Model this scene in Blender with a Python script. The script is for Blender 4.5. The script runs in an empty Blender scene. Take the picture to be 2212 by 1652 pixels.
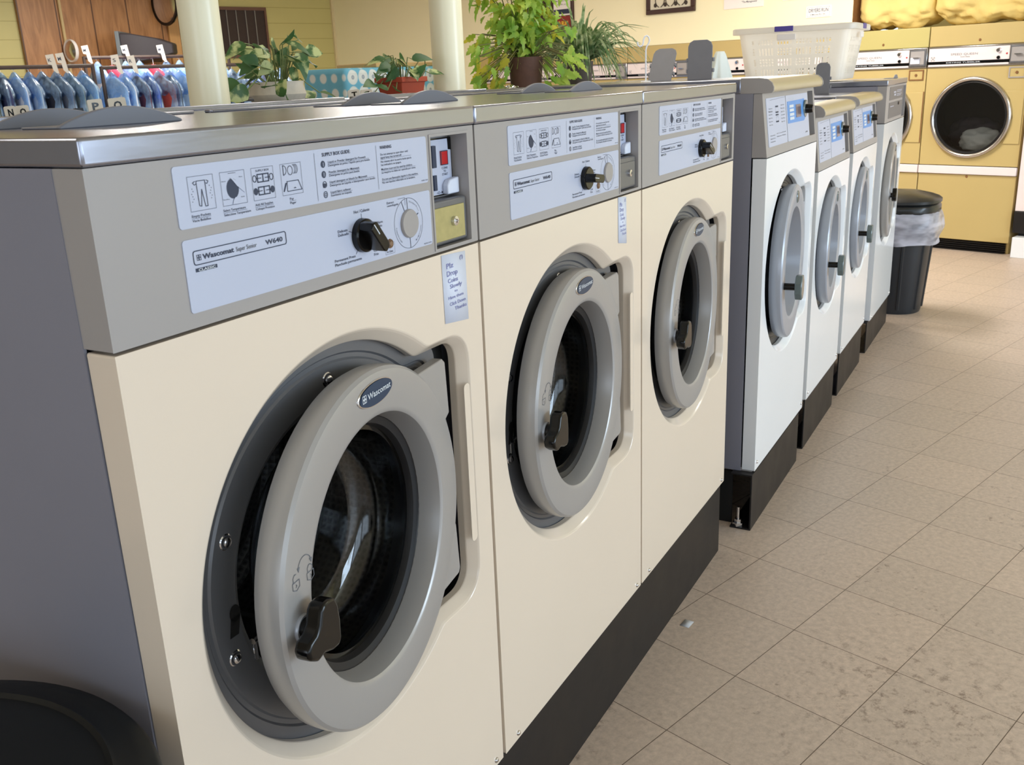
import bpy, bmesh, math, random
from mathutils import Vector, Matrix
PI = math.pi
R_ = math.radians
random.seed(7)
SC = bpy.context.scene
C = SC.collection
YAW = -0.29857                                   # the room is turned this much against the washer row
cR, sR = math.cos(YAW), math.sin(YAW)
XD, DL = 8.02, 11.25                             # far (dryer) wall and left wall, in room axes

def RW(a, d, z=0.0):
    """room axes (a = towards the dryer wall, d = to the left) -> world"""
    return Vector((cR * a - sR * d, sR * a + cR * d, z))

# ------------------------------------------------------------------ camera
cam = bpy.data.cameras.new('camera'); camo = bpy.data.objects.new('camera', cam); C.objects.link(camo)
yaw, pit, rol = 0.5131, -0.3088, -0.0425
f = Vector((math.cos(yaw) * math.cos(pit), math.sin(yaw) * math.cos(pit), math.sin(pit)))
r = f.cross(Vector((0, 0, 1))).normalized(); u = r.cross(f)
r2 = math.cos(rol) * r + math.sin(rol) * u
u2 = -math.sin(rol) * r + math.cos(rol) * u
M = Matrix((r2, u2, -f)).transposed().to_4x4()
M.translation = Vector((-0.6318, -0.83, 1.564))
camo.matrix_world = M
cam.sensor_width = 36; cam.lens = 2062.2 / 2212 * 36
cam.clip_start = 0.02; cam.clip_end = 60
cam.dof.use_dof = True; cam.dof.focus_distance = 1.9; cam.dof.aperture_fstop = 18
SC.camera = camo
SC.view_settings.view_transform = 'Standard'; SC.view_settings.look = 'None'
SC.view_settings.gamma = 1; SC.view_settings.use_curve_mapping = False
SC.view_settings.exposure = 0.0

# ------------------------------------------------------------------ world and lights
w = bpy.data.worlds.new('daylight'); SC.world = w; w.use_nodes = True
bg = w.node_tree.nodes['Background']; bg.inputs[0].default_value = (0.80, 0.90, 1.0, 1); bg.inputs[1].default_value = 1.6

def area(name, loc, direction, sx, sy, power, col=(1, 1, 1)):
    l = bpy.data.lights.new(name, 'AREA'); l.shape = 'RECTANGLE'; l.size = sx; l.size_y = sy
    l.energy = power; l.color = col
    o = bpy.data.objects.new(name, l); C.objects.link(o); o.location = loc
    o.rotation_euler = Vector(direction).to_track_quat('-Z', 'Y').to_euler()
    return o
WIN_D = -5.2                                     # right-hand window wall (room d)
WINS = [(-3.4, -0.4), (0.0, 3.0), (3.4, 6.4)]
for i, (a0, a1) in enumerate(WINS):
    area('window_daylight', RW((a0 + a1) / 2, WIN_D + 0.10, 1.75), RW(0, 1, -0.12), a1 - a0 - .1, 2.0, (20, 32, 200)[i], (0.66, 0.83, 1.0))
area('back_fill_light', RW(-4.85, -2.6, 1.6), RW(1, 0, 0), 3.4, 2.0, 34, (0.80, 0.88, 1.0))  # fill added at an unseen back opening, lifts the near washer's side
LAMPS = [(-1.2, 1.2), (2.2, 1.2), (6.3, 3.0), (0.5, 5.5), (4.5, 5.5), (4.0, 9.0), (6.6, -1.5)]  # unseen lamps added to brighten the room and the far wall
for i, (a, d) in enumerate(LAMPS):
    area('added_ceiling_light', RW(a, d, 2.93), (0, 0, -1), 1.15, 0.5, (8, 11, 84, 44, 108, 75, 38)[i], (1.0, 0.96, 0.90))

# ------------------------------------------------------------------ helpers
def setp(o, label=None, cat=None, group=None, kind=None):
    if label: o['label'] = label
    if cat: o['category'] = cat
    if group: o['group'] = group
    if kind: o['kind'] = kind
    return o

def empty(name, loc, rz=0.0, label=None, cat=None, group=None, parent=None):
    o = bpy.data.objects.new(name, None); C.objects.link(o)
    o.empty_display_size = .05
    o.location = loc; o.rotation_euler = (0, 0, rz)
    if parent: o.parent = parent
    return setp(o, label, cat, group)

class MB:
    def __init__(s):
        s.v = []; s.f = []; s.uv = {}; s.m = []; s.mi = 0
    def add(s, vs, fs, uvs=None):
        b = len(s.v); s.v += [tuple(v) for v in vs]
        for k, f_ in enumerate(fs):
            s.f.append([b + i for i in f_]); s.m.append(s.mi)
            if uvs: s.uv[len(s.f) - 1] = uvs[k]
        return s
    def box(s, x0, x1, y0, y1, z0, z1):
        v = [(x0, y0, z0), (x1, y0, z0), (x1, y1, z0), (x0, y1, z0), (x0, y0, z1), (x1, y0, z1), (x1, y1, z1), (x0, y1, z1)]
        return s.add(v, [(0, 3, 2, 1), (4, 5, 6, 7), (0, 1, 5, 4), (1, 2, 6, 5), (2, 3, 7, 6), (3, 0, 4, 7)])
    def quad(s, a, b, c, d): return s.add([a, b, c, d], [(0, 1, 2, 3)])
    def prism(s, poly, y0, y1, axis='y'):
        """poly = (x, z) outline seen from -y, counter-clockwise; extruded from y0 (front) to y1"""
        n = len(poly)
        def P(p, t):
            return (p[0], t, p[1]) if axis == 'y' else ((t, p[0], p[1]) if axis == 'x' else (p[0], p[1], t))
        v = [P(p, y0) for p in poly] + [P(p, y1) for p in poly]
        fs = [list(range(n)), list(range(2 * n - 1, n - 1, -1))]
        for i in range(n):
            j = (i + 1) % n; fs.append((i, i + n, j + n, j))
        return s.add(v, fs)
    def lathe(s, prof, cx=0, cz=0, cy=0, n=48, axis='y', a0=0, a1=2 * PI, uv=False):
        """prof = [(radius, along)]"""
        full = abs(a1 - a0 - 2 * PI) < 1e-6
        cols = n if full else n + 1
        v = []
        for i in range(cols):
            a = a0 + (a1 - a0) * i / n; ca, sa = math.cos(a), math.sin(a)
            for (rr, t) in prof:
                if axis == 'y': v.append((cx + rr * ca, cy + t, cz + rr * sa))
                elif axis == 'z': v.append((cx + rr * ca, cy + rr * sa, cz + t))
                else: v.append((cx + t, cy + rr * ca, cz + rr * sa))
        m = len(prof); fs = []; uvs = []
        ln = [0]
        for k in range(1, m): ln.append(ln[-1] + math.hypot(prof[k][0] - prof[k - 1][0], prof[k][1] - prof[k - 1][1]))
        rm = max(p[0] for p in prof)
        for i in range(n):
            j = (i + 1) % cols
            for k in range(m - 1):
                fs.append((i * m + k, j * m + k, j * m + k + 1, i * m + k + 1))
                u0, u1 = a0 + (a1 - a0) * i / n, a0 + (a1 - a0) * (i + 1) / n
                uvs.append([(u0 * rm, ln[k]), (u1 * rm, ln[k]), (u1 * rm, ln[k + 1]), (u0 * rm, ln[k + 1])])
        return s.add(v, fs, uvs if uv else None)
    def tube(s, path, rad, n=8, cap=True):
        path = [Vector(p) for p in path]; v = []; m = len(path)
        up = None
        for i, p in enumerate(path):
            t = (path[min(i + 1, m - 1)] - path[max(i - 1, 0)]).normalized()
            if up is None:
                up = Vector((0, 0, 1)) if abs(t.z) < .9 else Vector((1, 0, 0))
            a = t.cross(up).normalized(); b = a.cross(t).normalized(); up = b
            rr = rad[i] if isinstance(rad, (list, tuple)) else rad
            for k in range(n):
                q = 2 * PI * k / n; v.append(p + a * math.cos(q) * rr + b * math.sin(q) * rr)
        fs = []
        for i in range(m - 1):
            for k in range(n):
                l = (k + 1) % n; fs.append((i * n + k, i * n + l, (i + 1) * n + l, (i + 1) * n + k))
        if cap: fs.append(list(range(n))[::-1]); fs.append([(m - 1) * n + k for k in range(n)])
        return s.add(v, fs)
    def loft(s, rings, cap=True):
        n = len(rings[0]); v = [p for r_ in rings for p in r_]; fs = []
        for i in range(len(rings) - 1):
            for k in range(n):
                l = (k + 1) % n; fs.append((i * n + k, i * n + l, (i + 1) * n + l, (i + 1) * n + k))
        if cap: fs.append(list(range(n))[::-1]); fs.append([(len(rings) - 1) * n + k for k in range(n)])
        return s.add(v, fs)
    def holed(s, outer, holes, y):
        """flat face in the plane y with holes; outer and holes = lists of (x, z)"""
        bm = bmesh.new(); edges = []
        for loop in [outer] + holes:
            vs = [bm.verts.new((p[0], y, p[1])) for p in loop]
            for i in range(len(vs)): edges.append(bm.edges.new((vs[i], vs[(i + 1) % len(vs)])))
        bmesh.ops.triangle_fill(bm, use_beauty=True, use_dissolve=False, edges=edges, normal=(0, -1, 0))
        bm.verts.ensure_lookup_table(); bm.verts.index_update()
        s.add([v.co.copy() for v in bm.verts], [[v.index for v in f_.verts] for f_ in bm.faces]); bm.free()
        return s
    def strip(s, A, B, close=True):
        n = len(A); fs = []
        for i in range(n if close else n - 1):
            j = (i + 1) % n; fs.append((i, j, n + j, n + i))
        return s.add(list(A) + list(B), fs)
    def build(s, name, mats, parent=None, off=(0, 0, 0), bev=0, ang=35, smooth=True, seg=2, solid=0):
        me = bpy.data.meshes.new(name)
        me.from_pydata([(x + off[0], y + off[1], z + off[2]) for x, y, z in s.v], [], s.f)
        if s.uv:
            ul = me.uv_layers.new(name='UVMap')
            for pi, uvs in s.uv.items():
                for li, q in zip(me.polygons[pi].loop_indices, uvs): ul.data[li].uv = q
        if not isinstance(mats, (list, tuple)): mats = [mats]
        for m_ in mats: me.materials.append(m_)
        if len(mats) > 1:
            for p, k in zip(me.polygons, s.m): p.material_index = k
        bm = bmesh.new(); bm.from_mesh(me); bmesh.ops.recalc_face_normals(bm, faces=bm.faces); bm.to_mesh(me); bm.free()
        if smooth:
            me.polygons.foreach_set('use_smooth', [True] * len(me.polygons))
            me.set_sharp_from_angle(angle=R_(ang))
        o = bpy.data.objects.new(name, me); C.objects.link(o)
        if parent: o.parent = parent
        if solid:
            md = o.modifiers.new('thickness', 'SOLIDIFY'); md.thickness = solid; md.offset = 0
        if bev:
            md = o.modifiers.new('edge', 'BEVEL'); md.width = bev; md.segments = seg; md.limit_method = 'ANGLE'; md.angle_limit = R_(40)
            md.harden_normals = False
        return o

def copy_tree(o, parent=None):
    c = o.copy(); C.objects.link(c)
    if parent: c.parent = parent
    for ch in [x for x in KIDS.get(o.name, [])]: copy_tree(ch, c)
    return c
KIDS = {}
def index_kids():
    KIDS.clear()
    for o in C.objects:
        if o.parent: KIDS.setdefault(o.parent.name, []).append(o)

def text(mb, s, x0, z0, h, x1=None, y=-0.0026, xs=0.8, bold=0.009):
    """flat lettering in the plane y, baseline (x0, z0), capital height h, squeezed to end at x1"""
    cu = bpy.data.curves.new('t', 'FONT'); cu.body = s; cu.size = 1; cu.offset = bold; cu.resolution_u = 2
    ob = bpy.data.objects.new('t', cu); C.objects.link(ob)
    dg = bpy.context.evaluated_depsgraph_get()
    me = bpy.data.meshes.new_from_object(ob.evaluated_get(dg))
    if len(me.vertices):
        xs_ = [v.co.x for v in me.vertices]; a, b = min(xs_), max(xs_)
        k = h / 0.69; kx = (x1 - x0) / (b - a) if x1 else k * xs
        mb.add([(x0 + (v.co.x - a) * kx, y, z0 + v.co.y * k) for v in me.vertices], [list(p.vertices) for p in me.polygons])
    bpy.data.objects.remove(ob); bpy.data.curves.remove(cu); bpy.data.meshes.remove(me)

def line(mb, pts, wd, y=-0.0026, close=False):
    pts = [Vector(p) for p in pts]; n = len(pts)
    for i in range(n if close else n - 1):
        a, b = pts[i], pts[(i + 1) % n]; d = (b - a)
        if d.length < 1e-7: continue
        d.normalize(); q = Vector((-d.y, d.x)) * wd / 2; e = d * wd * .3
        a2, b2 = a - e, b + e
        mb.add([(a2.x - q.x, y, a2.y - q.y), (b2.x - q.x, y, b2.y - q.y), (b2.x + q.x, y, b2.y + q.y), (a2.x + q.x, y, a2.y + q.y)], [(0, 1, 2, 3)])
def disc(mb, cx, cz, rx, rz=None, y=-0.0026, n=20):
    rz = rz or rx
    mb.add([(cx + rx * math.cos(2 * PI * k / n), y, cz + rz * math.sin(2 * PI * k / n)) for k in range(n)], [list(range(n))])
def arcp(cx, cz, rx, rz, a0, a1, n=16):
    return [(cx + rx * math.cos(R_(a0 + (a1 - a0) * k / n)), cz + rz * math.sin(R_(a0 + (a1 - a0) * k / n))) for k in range(n + 1)]
def rrect(x0, x1, z0, z1, r_, n=4):
    o = []
    for (cx, cz, a) in ((x1 - r_, z1 - r_, 0), (x0 + r_, z1 - r_, 90), (x0 + r_, z0 + r_, 180), (x1 - r_, z0 + r_, 270)):
        o += [(cx + r_ * math.cos(R_(a + 90 * k / n)), cz + r_ * math.sin(R_(a + 90 * k / n))) for k in range(n + 1)]
    return o

# ------------------------------------------------------------------ materials
def srgb(r_, g, b):
    return tuple(((c / 255) / 12.92 if c / 255 <= .04045 else ((c / 255 + .055) / 1.055) ** 2.4) for c in (r_, g, b)) + (1,)
def mat(name, col, rough=.5, metal=0, coat=0, spec=.5, noise=0, nscale=20, bump=0, bscale=60, emis=None, trans=0, alpha=1, stretch=None, nrough=0):
    m = bpy.data.materials.new(name); m.use_nodes = True; nt = m.node_tree; b = nt.nodes['Principled BSDF']
    c = srgb(*col) if max(col) > 1 else tuple(col) + (1,)
    b.inputs['Base Color'].default_value = c; b.inputs['Roughness'].default_value = rough; b.inputs['Metallic'].default_value = metal
    b.inputs['Coat Weight'].default_value = coat; b.inputs['Coat Roughness'].default_value = .08
    b.inputs['Specular IOR Level'].default_value = spec; b.inputs['Transmission Weight'].default_value = trans; b.inputs['Alpha'].default_value = alpha
    if emis: b.inputs['Emission Color'].default_value = srgb(*emis[:3]); b.inputs['Emission Strength'].default_value = emis[3]
    if noise or bump or nrough:
        tc = nt.nodes.new('ShaderNodeTexCoord'); mp = nt.nodes.new('ShaderNodeMapping'); nt.links.new(tc.outputs['Object'], mp.inputs[0])
        if stretch: mp.inputs['Scale'].default_value = stretch
        n = nt.nodes.new('ShaderNodeTexNoise'); n.inputs['Scale'].default_value = nscale; n.inputs['Detail'].default_value = 4
        nt.links.new(mp.outputs[0], n.inputs['Vector'])
        if noise:
            mx = nt.nodes.new('ShaderNodeMix'); mx.data_type = 'RGBA'
            mx.inputs[6].default_value = tuple(x * (1 - noise) for x in c[:3]) + (1,); mx.inputs[7].default_value = tuple(min(1, x * (1 + noise)) for x in c[:3]) + (1,)
            nt.links.new(n.outputs[0], mx.inputs[0]); nt.links.new(mx.outputs[2], b.inputs['Base Color'])
        if nrough:
            mr = nt.nodes.new('ShaderNodeMapRange'); mr.inputs[3].default_value = max(.02, rough - nrough); mr.inputs[4].default_value = rough + nrough
            nt.links.new(n.outputs[0], mr.inputs[0]); nt.links.new(mr.outputs[0], b.inputs['Roughness'])
        if bump:
            n2 = nt.nodes.new('ShaderNodeTexNoise'); n2.inputs['Scale'].default_value = bscale; n2.inputs['Detail'].default_value = 3
            nt.links.new(mp.outputs[0], n2.inputs['Vector'])
            bp = nt.nodes.new('ShaderNodeBump'); bp.inputs['Strength'].default_value = bump; bp.inputs['Distance'].default_value = .002
            nt.links.new(n2.outputs[0], bp.inputs['Height']); nt.links.new(bp.outputs[0], b.inputs['Normal'])
    return m
M_ = {}
M_['cream'] = mat('cream_enamel', (231, 216, 198), .22, coat=.3, noise=.025, nscale=2.5, bump=.012, bscale=260)
M_['white'] = mat('white_enamel', (242, 245, 249), .2, coat=.3, noise=.02, nscale=3)
M_['side'] = mat('slate_side_panel', (134, 134, 146), .42, noise=.07, nscale=3, bump=.03, bscale=500)
M_['panel'] = mat('silver_grey_plastic', (163, 158, 156), .42, noise=.03, nscale=5, bump=.02, bscale=600)
M_['label'] = mat('pale_blue_label', (190, 197, 218), .35, noise=.02, nscale=6)
M_['ink'] = mat('dark_blue_ink', (44, 54, 78), .6)
M_['inkgrey'] = mat('grey_ink', (104, 108, 116), .6)
M_['inkwhite'] = mat('pale_print', (215, 222, 230), .5)
M_['steel'] = mat('brushed_stainless', (160, 163, 176), .22, metal=.92, noise=.05, nscale=8, stretch=(1, 14, 14), nrough=.07)
M_['gold'] = mat('champagne_top_trim', (198, 186, 154), .32, metal=.35, noise=.05, nscale=8)
M_['lid'] = mat('blue_grey_lid', (120, 123, 134), .45, noise=.03)
M_['liddark'] = mat('dark_grey_lid', (122, 122, 128), .55, noise=.06, nscale=30)
M_['ring'] = mat('silver_door_paint', (169, 167, 166), .3, metal=.25, noise=.02, nscale=6, bump=.01, bscale=400)
M_['ringw'] = mat('pale_silver_door_paint', (166, 171, 182), .28, metal=.15, noise=.02)
M_['plate'] = mat('grey_tub_front', (108, 109, 113), .36, metal=.3, noise=.06, nscale=4)
M_['black'] = mat('black_plastic', (6, 6, 7), .2, spec=.35, noise=.1)
M_['blackm'] = mat('black_rubber', (20, 20, 23), .5, noise=.1)
M_['void'] = mat('dark_interior', (12, 12, 13), .8, noise=.1)
M_['chrome'] = mat('chrome', (215, 215, 218), .12, metal=1, noise=.03)
M_['base'] = mat('black_painted_steel', (27, 25, 26), .45, spec=.35, noise=.25, nscale=6, bump=.08, bscale=40, nrough=.12)
M_['badge'] = mat('navy_badge', (16, 52, 84), .35, coat=0, noise=.05)
M_['blue'] = mat('blue_display_panel', (84, 150, 222), .35, noise=.04)
M_['lcd'] = mat('brown_display_window', (112, 98, 108), .2, noise=.05)
M_['paper'] = mat('white_paper', (222, 228, 244), .6, noise=.03)
M_['pen'] = mat('blue_pen', (128, 132, 182), .7)
M_['red'] = mat('red_lamp_lens', (190, 30, 34), .25, noise=.05)
M_['brass'] = mat('worn_brass', (176, 166, 112), .4, metal=.2, noise=.2, nscale=60)
M_['gskt'] = mat('gasket', (30, 31, 35), .35, noise=.1)
M_['knobg'] = mat('green_grey_knob', (98, 110, 110), .2, coat=.3, noise=.05)
def glass(name, col, rough=0.0, ior=1.45):
    m = mat(name, col, rough, trans=1, noise=.02); m.node_tree.nodes['Principled BSDF'].inputs['IOR'].default_value = ior; return m
M_['rustlamp'] = mat('brown_lamp_lens', (128, 100, 76), .3, noise=.3, nscale=90)
M_['glass'] = glass('door_glass', (225, 230, 235))

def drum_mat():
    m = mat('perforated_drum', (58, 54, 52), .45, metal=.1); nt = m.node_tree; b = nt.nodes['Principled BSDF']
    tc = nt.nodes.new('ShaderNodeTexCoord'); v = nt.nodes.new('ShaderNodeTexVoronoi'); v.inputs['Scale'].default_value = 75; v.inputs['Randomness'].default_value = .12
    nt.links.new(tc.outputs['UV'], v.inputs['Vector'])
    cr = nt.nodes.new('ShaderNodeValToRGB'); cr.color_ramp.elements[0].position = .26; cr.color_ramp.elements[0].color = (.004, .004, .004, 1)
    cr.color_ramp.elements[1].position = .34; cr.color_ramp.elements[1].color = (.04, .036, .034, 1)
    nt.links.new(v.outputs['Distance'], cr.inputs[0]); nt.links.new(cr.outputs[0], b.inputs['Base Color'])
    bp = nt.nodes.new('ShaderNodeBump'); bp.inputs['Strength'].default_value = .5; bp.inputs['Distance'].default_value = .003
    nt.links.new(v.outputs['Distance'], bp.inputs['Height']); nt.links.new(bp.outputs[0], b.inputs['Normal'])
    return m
M_['drum'] = drum_mat()
#PART2
# ------------------------------------------------------------------ washers
def outline(R, xr, zt, zb, cr, n=300):
    poly = [(-.01, zt)] + [(-.01, zb)]
    poly += [(xr - cr * 1.15 + cr * 1.15 * math.cos(R_(a)), zb + cr * 1.15 + cr * 1.15 * math.sin(R_(a))) for a in range(-90, 1, 10)]
    poly += [(xr - cr + cr * math.cos(R_(a)), zt - cr + cr * math.sin(R_(a))) for a in range(0, 91, 10)]
    out = []
    for i in range(n):
        a = 2 * PI * i / n; dx, dz = math.cos(a), math.sin(a); best = R
        for k in range(len(poly)):
            (ax, az), (bx, bz) = poly[k], poly[(k + 1) % len(poly)]
            ex, ez = bx - ax, bz - az; det = dx * (-ez) + ex * dz
            if abs(det) < 1e-9: continue
            t = (ax * (-ez) + ex * az) / det; s_ = (dx * az - dz * ax) / det
            if t > 0 and -1e-6 <= s_ <= 1 + 1e-6: best = max(best, t)
        out.append(best)
    sm = [(out[i - 1] + 2 * out[i] + out[(i + 1) % n]) / 4 for i in range(n)]
    return [(sm[i] * math.cos(2 * PI * i / n), sm[i] * math.sin(2 * PI * i / n)) for i in range(n)]

def front_shell(root, paint, W, z0, z1, cx, cz, k, off, strip=True):
    """enamelled front with the dished door opening, its tub front behind, and the drum"""
    A = [(cx + x * k, cz + z * k) for x, z in outline(.318, .323, .248, -.252, .055)]
    B = [(cx + x * k, cz + z * k) for x, z in outline(.297, .308, .230, -.235, .034)]
    fp = MB()
    fp.holed([(.002, z0), (W - .002, z0), (W - .002, z1), (.002, z1)], [A], 0)
    L = [[(p[0] * (1 - t) + q[0] * t, y, p[1] * (1 - t) + q[1] * t) for p, q in zip(A, B)] for t, y in ((0, 0), (.1, .0008), (.25, .0035), (.8, .016), (.95, .0195), (1, .0215), (1, .034))]
    for p, q in zip(L[:-1], L[1:]): fp.strip(p, q)
    O = [(.002, z0), (W - .002, z0), (W - .002, z1), (.002, z1)]
    fp.strip([(x, 0, z) for x, z in O], [(x, .044, z) for x, z in O])
    if strip: es = MB(); es.prism(rrect(cx + .299, cx + .317, .774 + (cz - .917), 1.07 + (cz - .917), .008, 6), -.0005, .0005); es.build('embossed_strip', paint, root, off, smooth=False)
    fp.build('front_panel', paint, root, off, bev=.0025, ang=30)
    # tub front
    tf = MB()
    P = [(cx + x * k, cz + z * k) for x, z in outline(.306, .268, .236, -.20, .03)]
    def sc(t): return [(cx + (x - cx) * t, cz + (z - cz) * t) for x, z in P]
    n = len(P); circ = [(cx - .003 + .212 * k * math.cos(2 * PI * i / n), cz + .001 + .212 * k * math.sin(2 * PI * i / n)) for i in range(n)]
    circ2 = [(cx - .003 + .222 * k * math.cos(2 * PI * i / n), cz + .001 + .222 * k * math.sin(2 * PI * i / n)) for i in range(n)]
    rows = [(sc(1), .05), (sc(1), .036), (sc(.915), .036), (sc(.905), .039), (sc(.885), .039), (sc(.875), .036), (circ2, .037), (circ, .044), (circ, .06)]
    for (a, ya), (b, yb) in zip(rows[:-1], rows[1:]):
        tf.strip([(x, ya, z) for x, z in a], [(x, yb, z) for x, z in b])
    tub = tf.build('tub_front', M_['plate'] if paint is not M_['white'] else M_['gskt'], root, off, ang=30)
    bk = MB()                                   # near-black sheet painting the shade of the gap on the hinge side
    Q = [(cx + x * k * 1.03, cz + z * k * 1.03) for x, z in outline(.297, .308, .230, -.235, .034)]
    bk.strip([(x, .052, z) for x, z in Q], [(x, .0525, z) for x, z in circ])
    bk.build('gap_shade_backing', M_['void'], root, off)
    for (sx, sz) in ((-.003, .247), (-.229, .096), (-.240, -.068)):
        s_ = MB(); s_.lathe([(0, -.006), (.004, -.0058), (.0065, -.004), (.0075, 0), (.0075, .002)], cx + sx * k, cz + sz * k, .036, 14)
        s_.lathe([(.0095, -.0008), (.012, .001)], cx + sx * k, cz + sz * k, .036, 14)
        s_.build('tub_screw', M_['chrome'], tub, off)
    kh = MB(); disc(kh, cx - .231 * k, cz - .006 * k, .0095, .0125, .0357)
    kh.add([(cx - .239 * k, .0357, cz - .01 * k), (cx - .245 * k, .0357, cz - .037 * k), (cx - .229 * k, .0357, cz - .037 * k), (cx - .222 * k, .0357, cz - .01 * k)], [(0, 1, 2, 3)])
    kh.build('latch_slot', M_['void'], tub, off)
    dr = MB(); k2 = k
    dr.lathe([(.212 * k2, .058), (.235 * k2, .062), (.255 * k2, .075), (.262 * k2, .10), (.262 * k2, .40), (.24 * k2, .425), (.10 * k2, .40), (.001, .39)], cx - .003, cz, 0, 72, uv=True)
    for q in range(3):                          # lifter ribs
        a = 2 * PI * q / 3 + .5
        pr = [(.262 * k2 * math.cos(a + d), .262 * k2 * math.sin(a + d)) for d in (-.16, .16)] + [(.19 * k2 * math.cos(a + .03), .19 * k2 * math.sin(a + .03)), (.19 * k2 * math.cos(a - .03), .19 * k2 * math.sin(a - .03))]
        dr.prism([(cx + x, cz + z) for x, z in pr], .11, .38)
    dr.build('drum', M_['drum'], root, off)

def screws(root, off, pts, name='panel_screw'):
    for x, z in pts:
        s_ = MB(); s_.lathe([(0, -.0045), (.003, -.0042), (.0055, -.002), (.006, 0)], x, z, 0, 10)
        s_.build(name, M_['chrome'], root, off)

def make_door(root, off, cx, cz, k, style, ringmat, yf, hx):
    """door mesh has its origin on the hinge line (local x = hx); closed front face at y = yf"""
    c = -(hx - cx)
    d = MB(); a = k
    inner = [(.197, .0035), (.188, .036), (.188, .040)] if style == 'classic' else [(.190, .004), (.176, .050), (.172, .064)]
    prof = [(.232, .050), (.258, .046), (.2645, .034), (.266, .016), (.2645, .006), (.260, .0015), (.252, 0), (.205, .0), (.200, .001)] + inner
    d.lathe([(p * a, yf + t) for p, t in prof], c, 0, 0, 96)
    dr = d.build('door', ringmat, root, ang=32)
    dr.location = (hx + off[0], off[1], cz + off[2])
    yb = inner[-1][1]; ri = inner[-1][0]
    g = MB(); g.lathe([(ri * a + .001, yf + yb - .001), ((ri - .012) * a, yf + yb + .002), ((ri - .016) * a, yf + yb + .012), ((ri - .016) * a, yf + yb + .02)], c, 0, 0, 72)
    g.build('window_gasket', M_['blackm'], dr)
    g = MB(); g.lathe([(.232 * a, yf + .050), (.222 * a, yf + .052), (.205 * a, yf + .058), (.2 * a, yf + .08), (.19 * a, yf + .083), (.184 * a, yf + .07), (.180 * a, yf + .05), (.19 * a, yf + .035)], c, 0, 0, 72)
    g.build('door_back_seal', M_['gskt'], dr)
    rg = ri - .016; gl = MB()
    O_ = [(rg, yb + .012), (rg * .99, yb + .035), (rg * .965, yb + .062), (rg * .92, yb + .082), (rg * .85, yb + .094), (rg * .6, yb + .101), (rg * .3, yb + .104), (.0005, yb + .105)]
    I_ = [(.0005, yb + .099), (rg * .3, yb + .098), (rg * .59, yb + .095), (rg * .82, yb + .088), (rg * .885, yb + .077), (rg * .925, yb + .059), (rg * .95, yb + .034), (rg * .96, yb + .012)]
    gl.lathe([(p * a, yf + t) for p, t in O_ + I_ + [O_[0]]], c, 0, 0, 72)
    gl.build('glass_bowl', M_['glass'], dr, ang=60)
    # hinge plates
    hp = MB(); q = lambda x, z: (c + x * a, z * a)
    arc = [q(.228 * math.cos(R_(t)), .228 * math.sin(R_(t))) for t in range(-56, 70, 6)]
    if style == 'classic':
        poly = [q(.262, -.186), q(.268, -.178), q(.262, -.09), q(.252, -.084), q(.246, .108), q(.262, .116), q(.257, .205), q(.247, .213), q(.13, .213)]
    else:
        poly = [q(.255, -.17), q(.262, -.16), q(.258, -.09), q(.248, -.08), q(.246, .10), q(.256, .11), q(.256, .17), q(.248, .178), q(.16, .178)]
    hp.prism([q(.12, -.186)][:0] + arc[:1] + poly[:] + arc[::-1][:-1], yf + .007, yf + .026)
    hp.build('hinge_plate', ringmat, dr, bev=.002)
    # latch pin on the back of the free side
    lp = MB(); lp.tube([(c - .20 * a, yf + .075, -.035), (c - .232 * a, yf + .075, -.035)], .0045, 10)
    lp.tube([(c - .228 * a, yf + .075, -.037), (c - .228 * a, yf + .075, -.062)], .003, 8)
    lp.build('latch_pin', M_['chrome'], dr)
    if style == 'classic':
        h = MB(); P2 = [(-.225, .048), (-.209, .043), (-.201, .028), (-.198, .0), (-.200, -.035), (-.209, -.042), (-.226, -.040), (-.250, -.031), (-.268, -.035), (-.289, -.021), (-.293, -.006), (-.284, .006), (-.267, .010), (-.256, .020), (-.249, .040), (-.240, .048)]
        P2 = [(c + (-.240 + (x + .245) * .82) * a + .009, z * .82 - .004) for x, z in P2][::-1]
        h.prism(P2, yf - .036, yf - .013)
        h.lathe([(.013, -.016), (.013, 0)], c - .237 * a + .009, -.002, yf, 20)
        h.build('door_handle', M_['black'], dr, bev=.006, seg=3)
        wz = MB(); wz.lathe([(.0001, -.0045), (.0175, -.0045), (.0185, -.003), (.0185, 0)], c - .232 * a + .006, -.004, yf, 24)
        wz.build('handle_washer', M_['ringw'], dr)
        sy = MB(); yy = yf - .0006
        def S(x, z): return (c + x * a, z * a)
        for (ux, uz, op) in ((-.2295, .0575, 1), (-.197, .0555, 0)):
            line(sy, [S(ux - .0075, uz + .005), S(ux + .0075, uz + .005), S(ux + .0075, uz - .004), S(ux, uz - .0075), S(ux - .0075, uz - .004)], .0011, yy, True)
            line(sy, [S(ux, uz + .001), S(ux + .0012, uz - .001), S(ux - .0008, uz - .003)], .0011, yy)
            line(sy, [S(x - ux + ux, z) for x, z in [(ux - .005, uz + .005), (ux - .0055, uz + .011), (ux - .002, uz + .0145), (ux + .002, uz + .0145)]] + ([] if op else [S(ux + .0055, uz + .011), S(ux + .005, uz + .005)]), .0011, yy)
        ar = [S(x, z) for x, z in arcp(-.207, .072, .015, .015, 160, 20, 10)]
        line(sy, ar, .0011, yy)
        for (ex, ez, s1) in ((-.193, .0765, 1), (-.221, .0765, -1)):
            sy.add([(S(ex - .003, 0)[0], yy, (ez + .001) * a), (S(ex + .003, 0)[0], yy, (ez + .001) * a), (S(ex + .0008 * s1, 0)[0], yy, (ez - .006) * a)], [(0, 1, 2)])
        sy.build('lock_symbols', M_['inkgrey'], dr)
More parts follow.
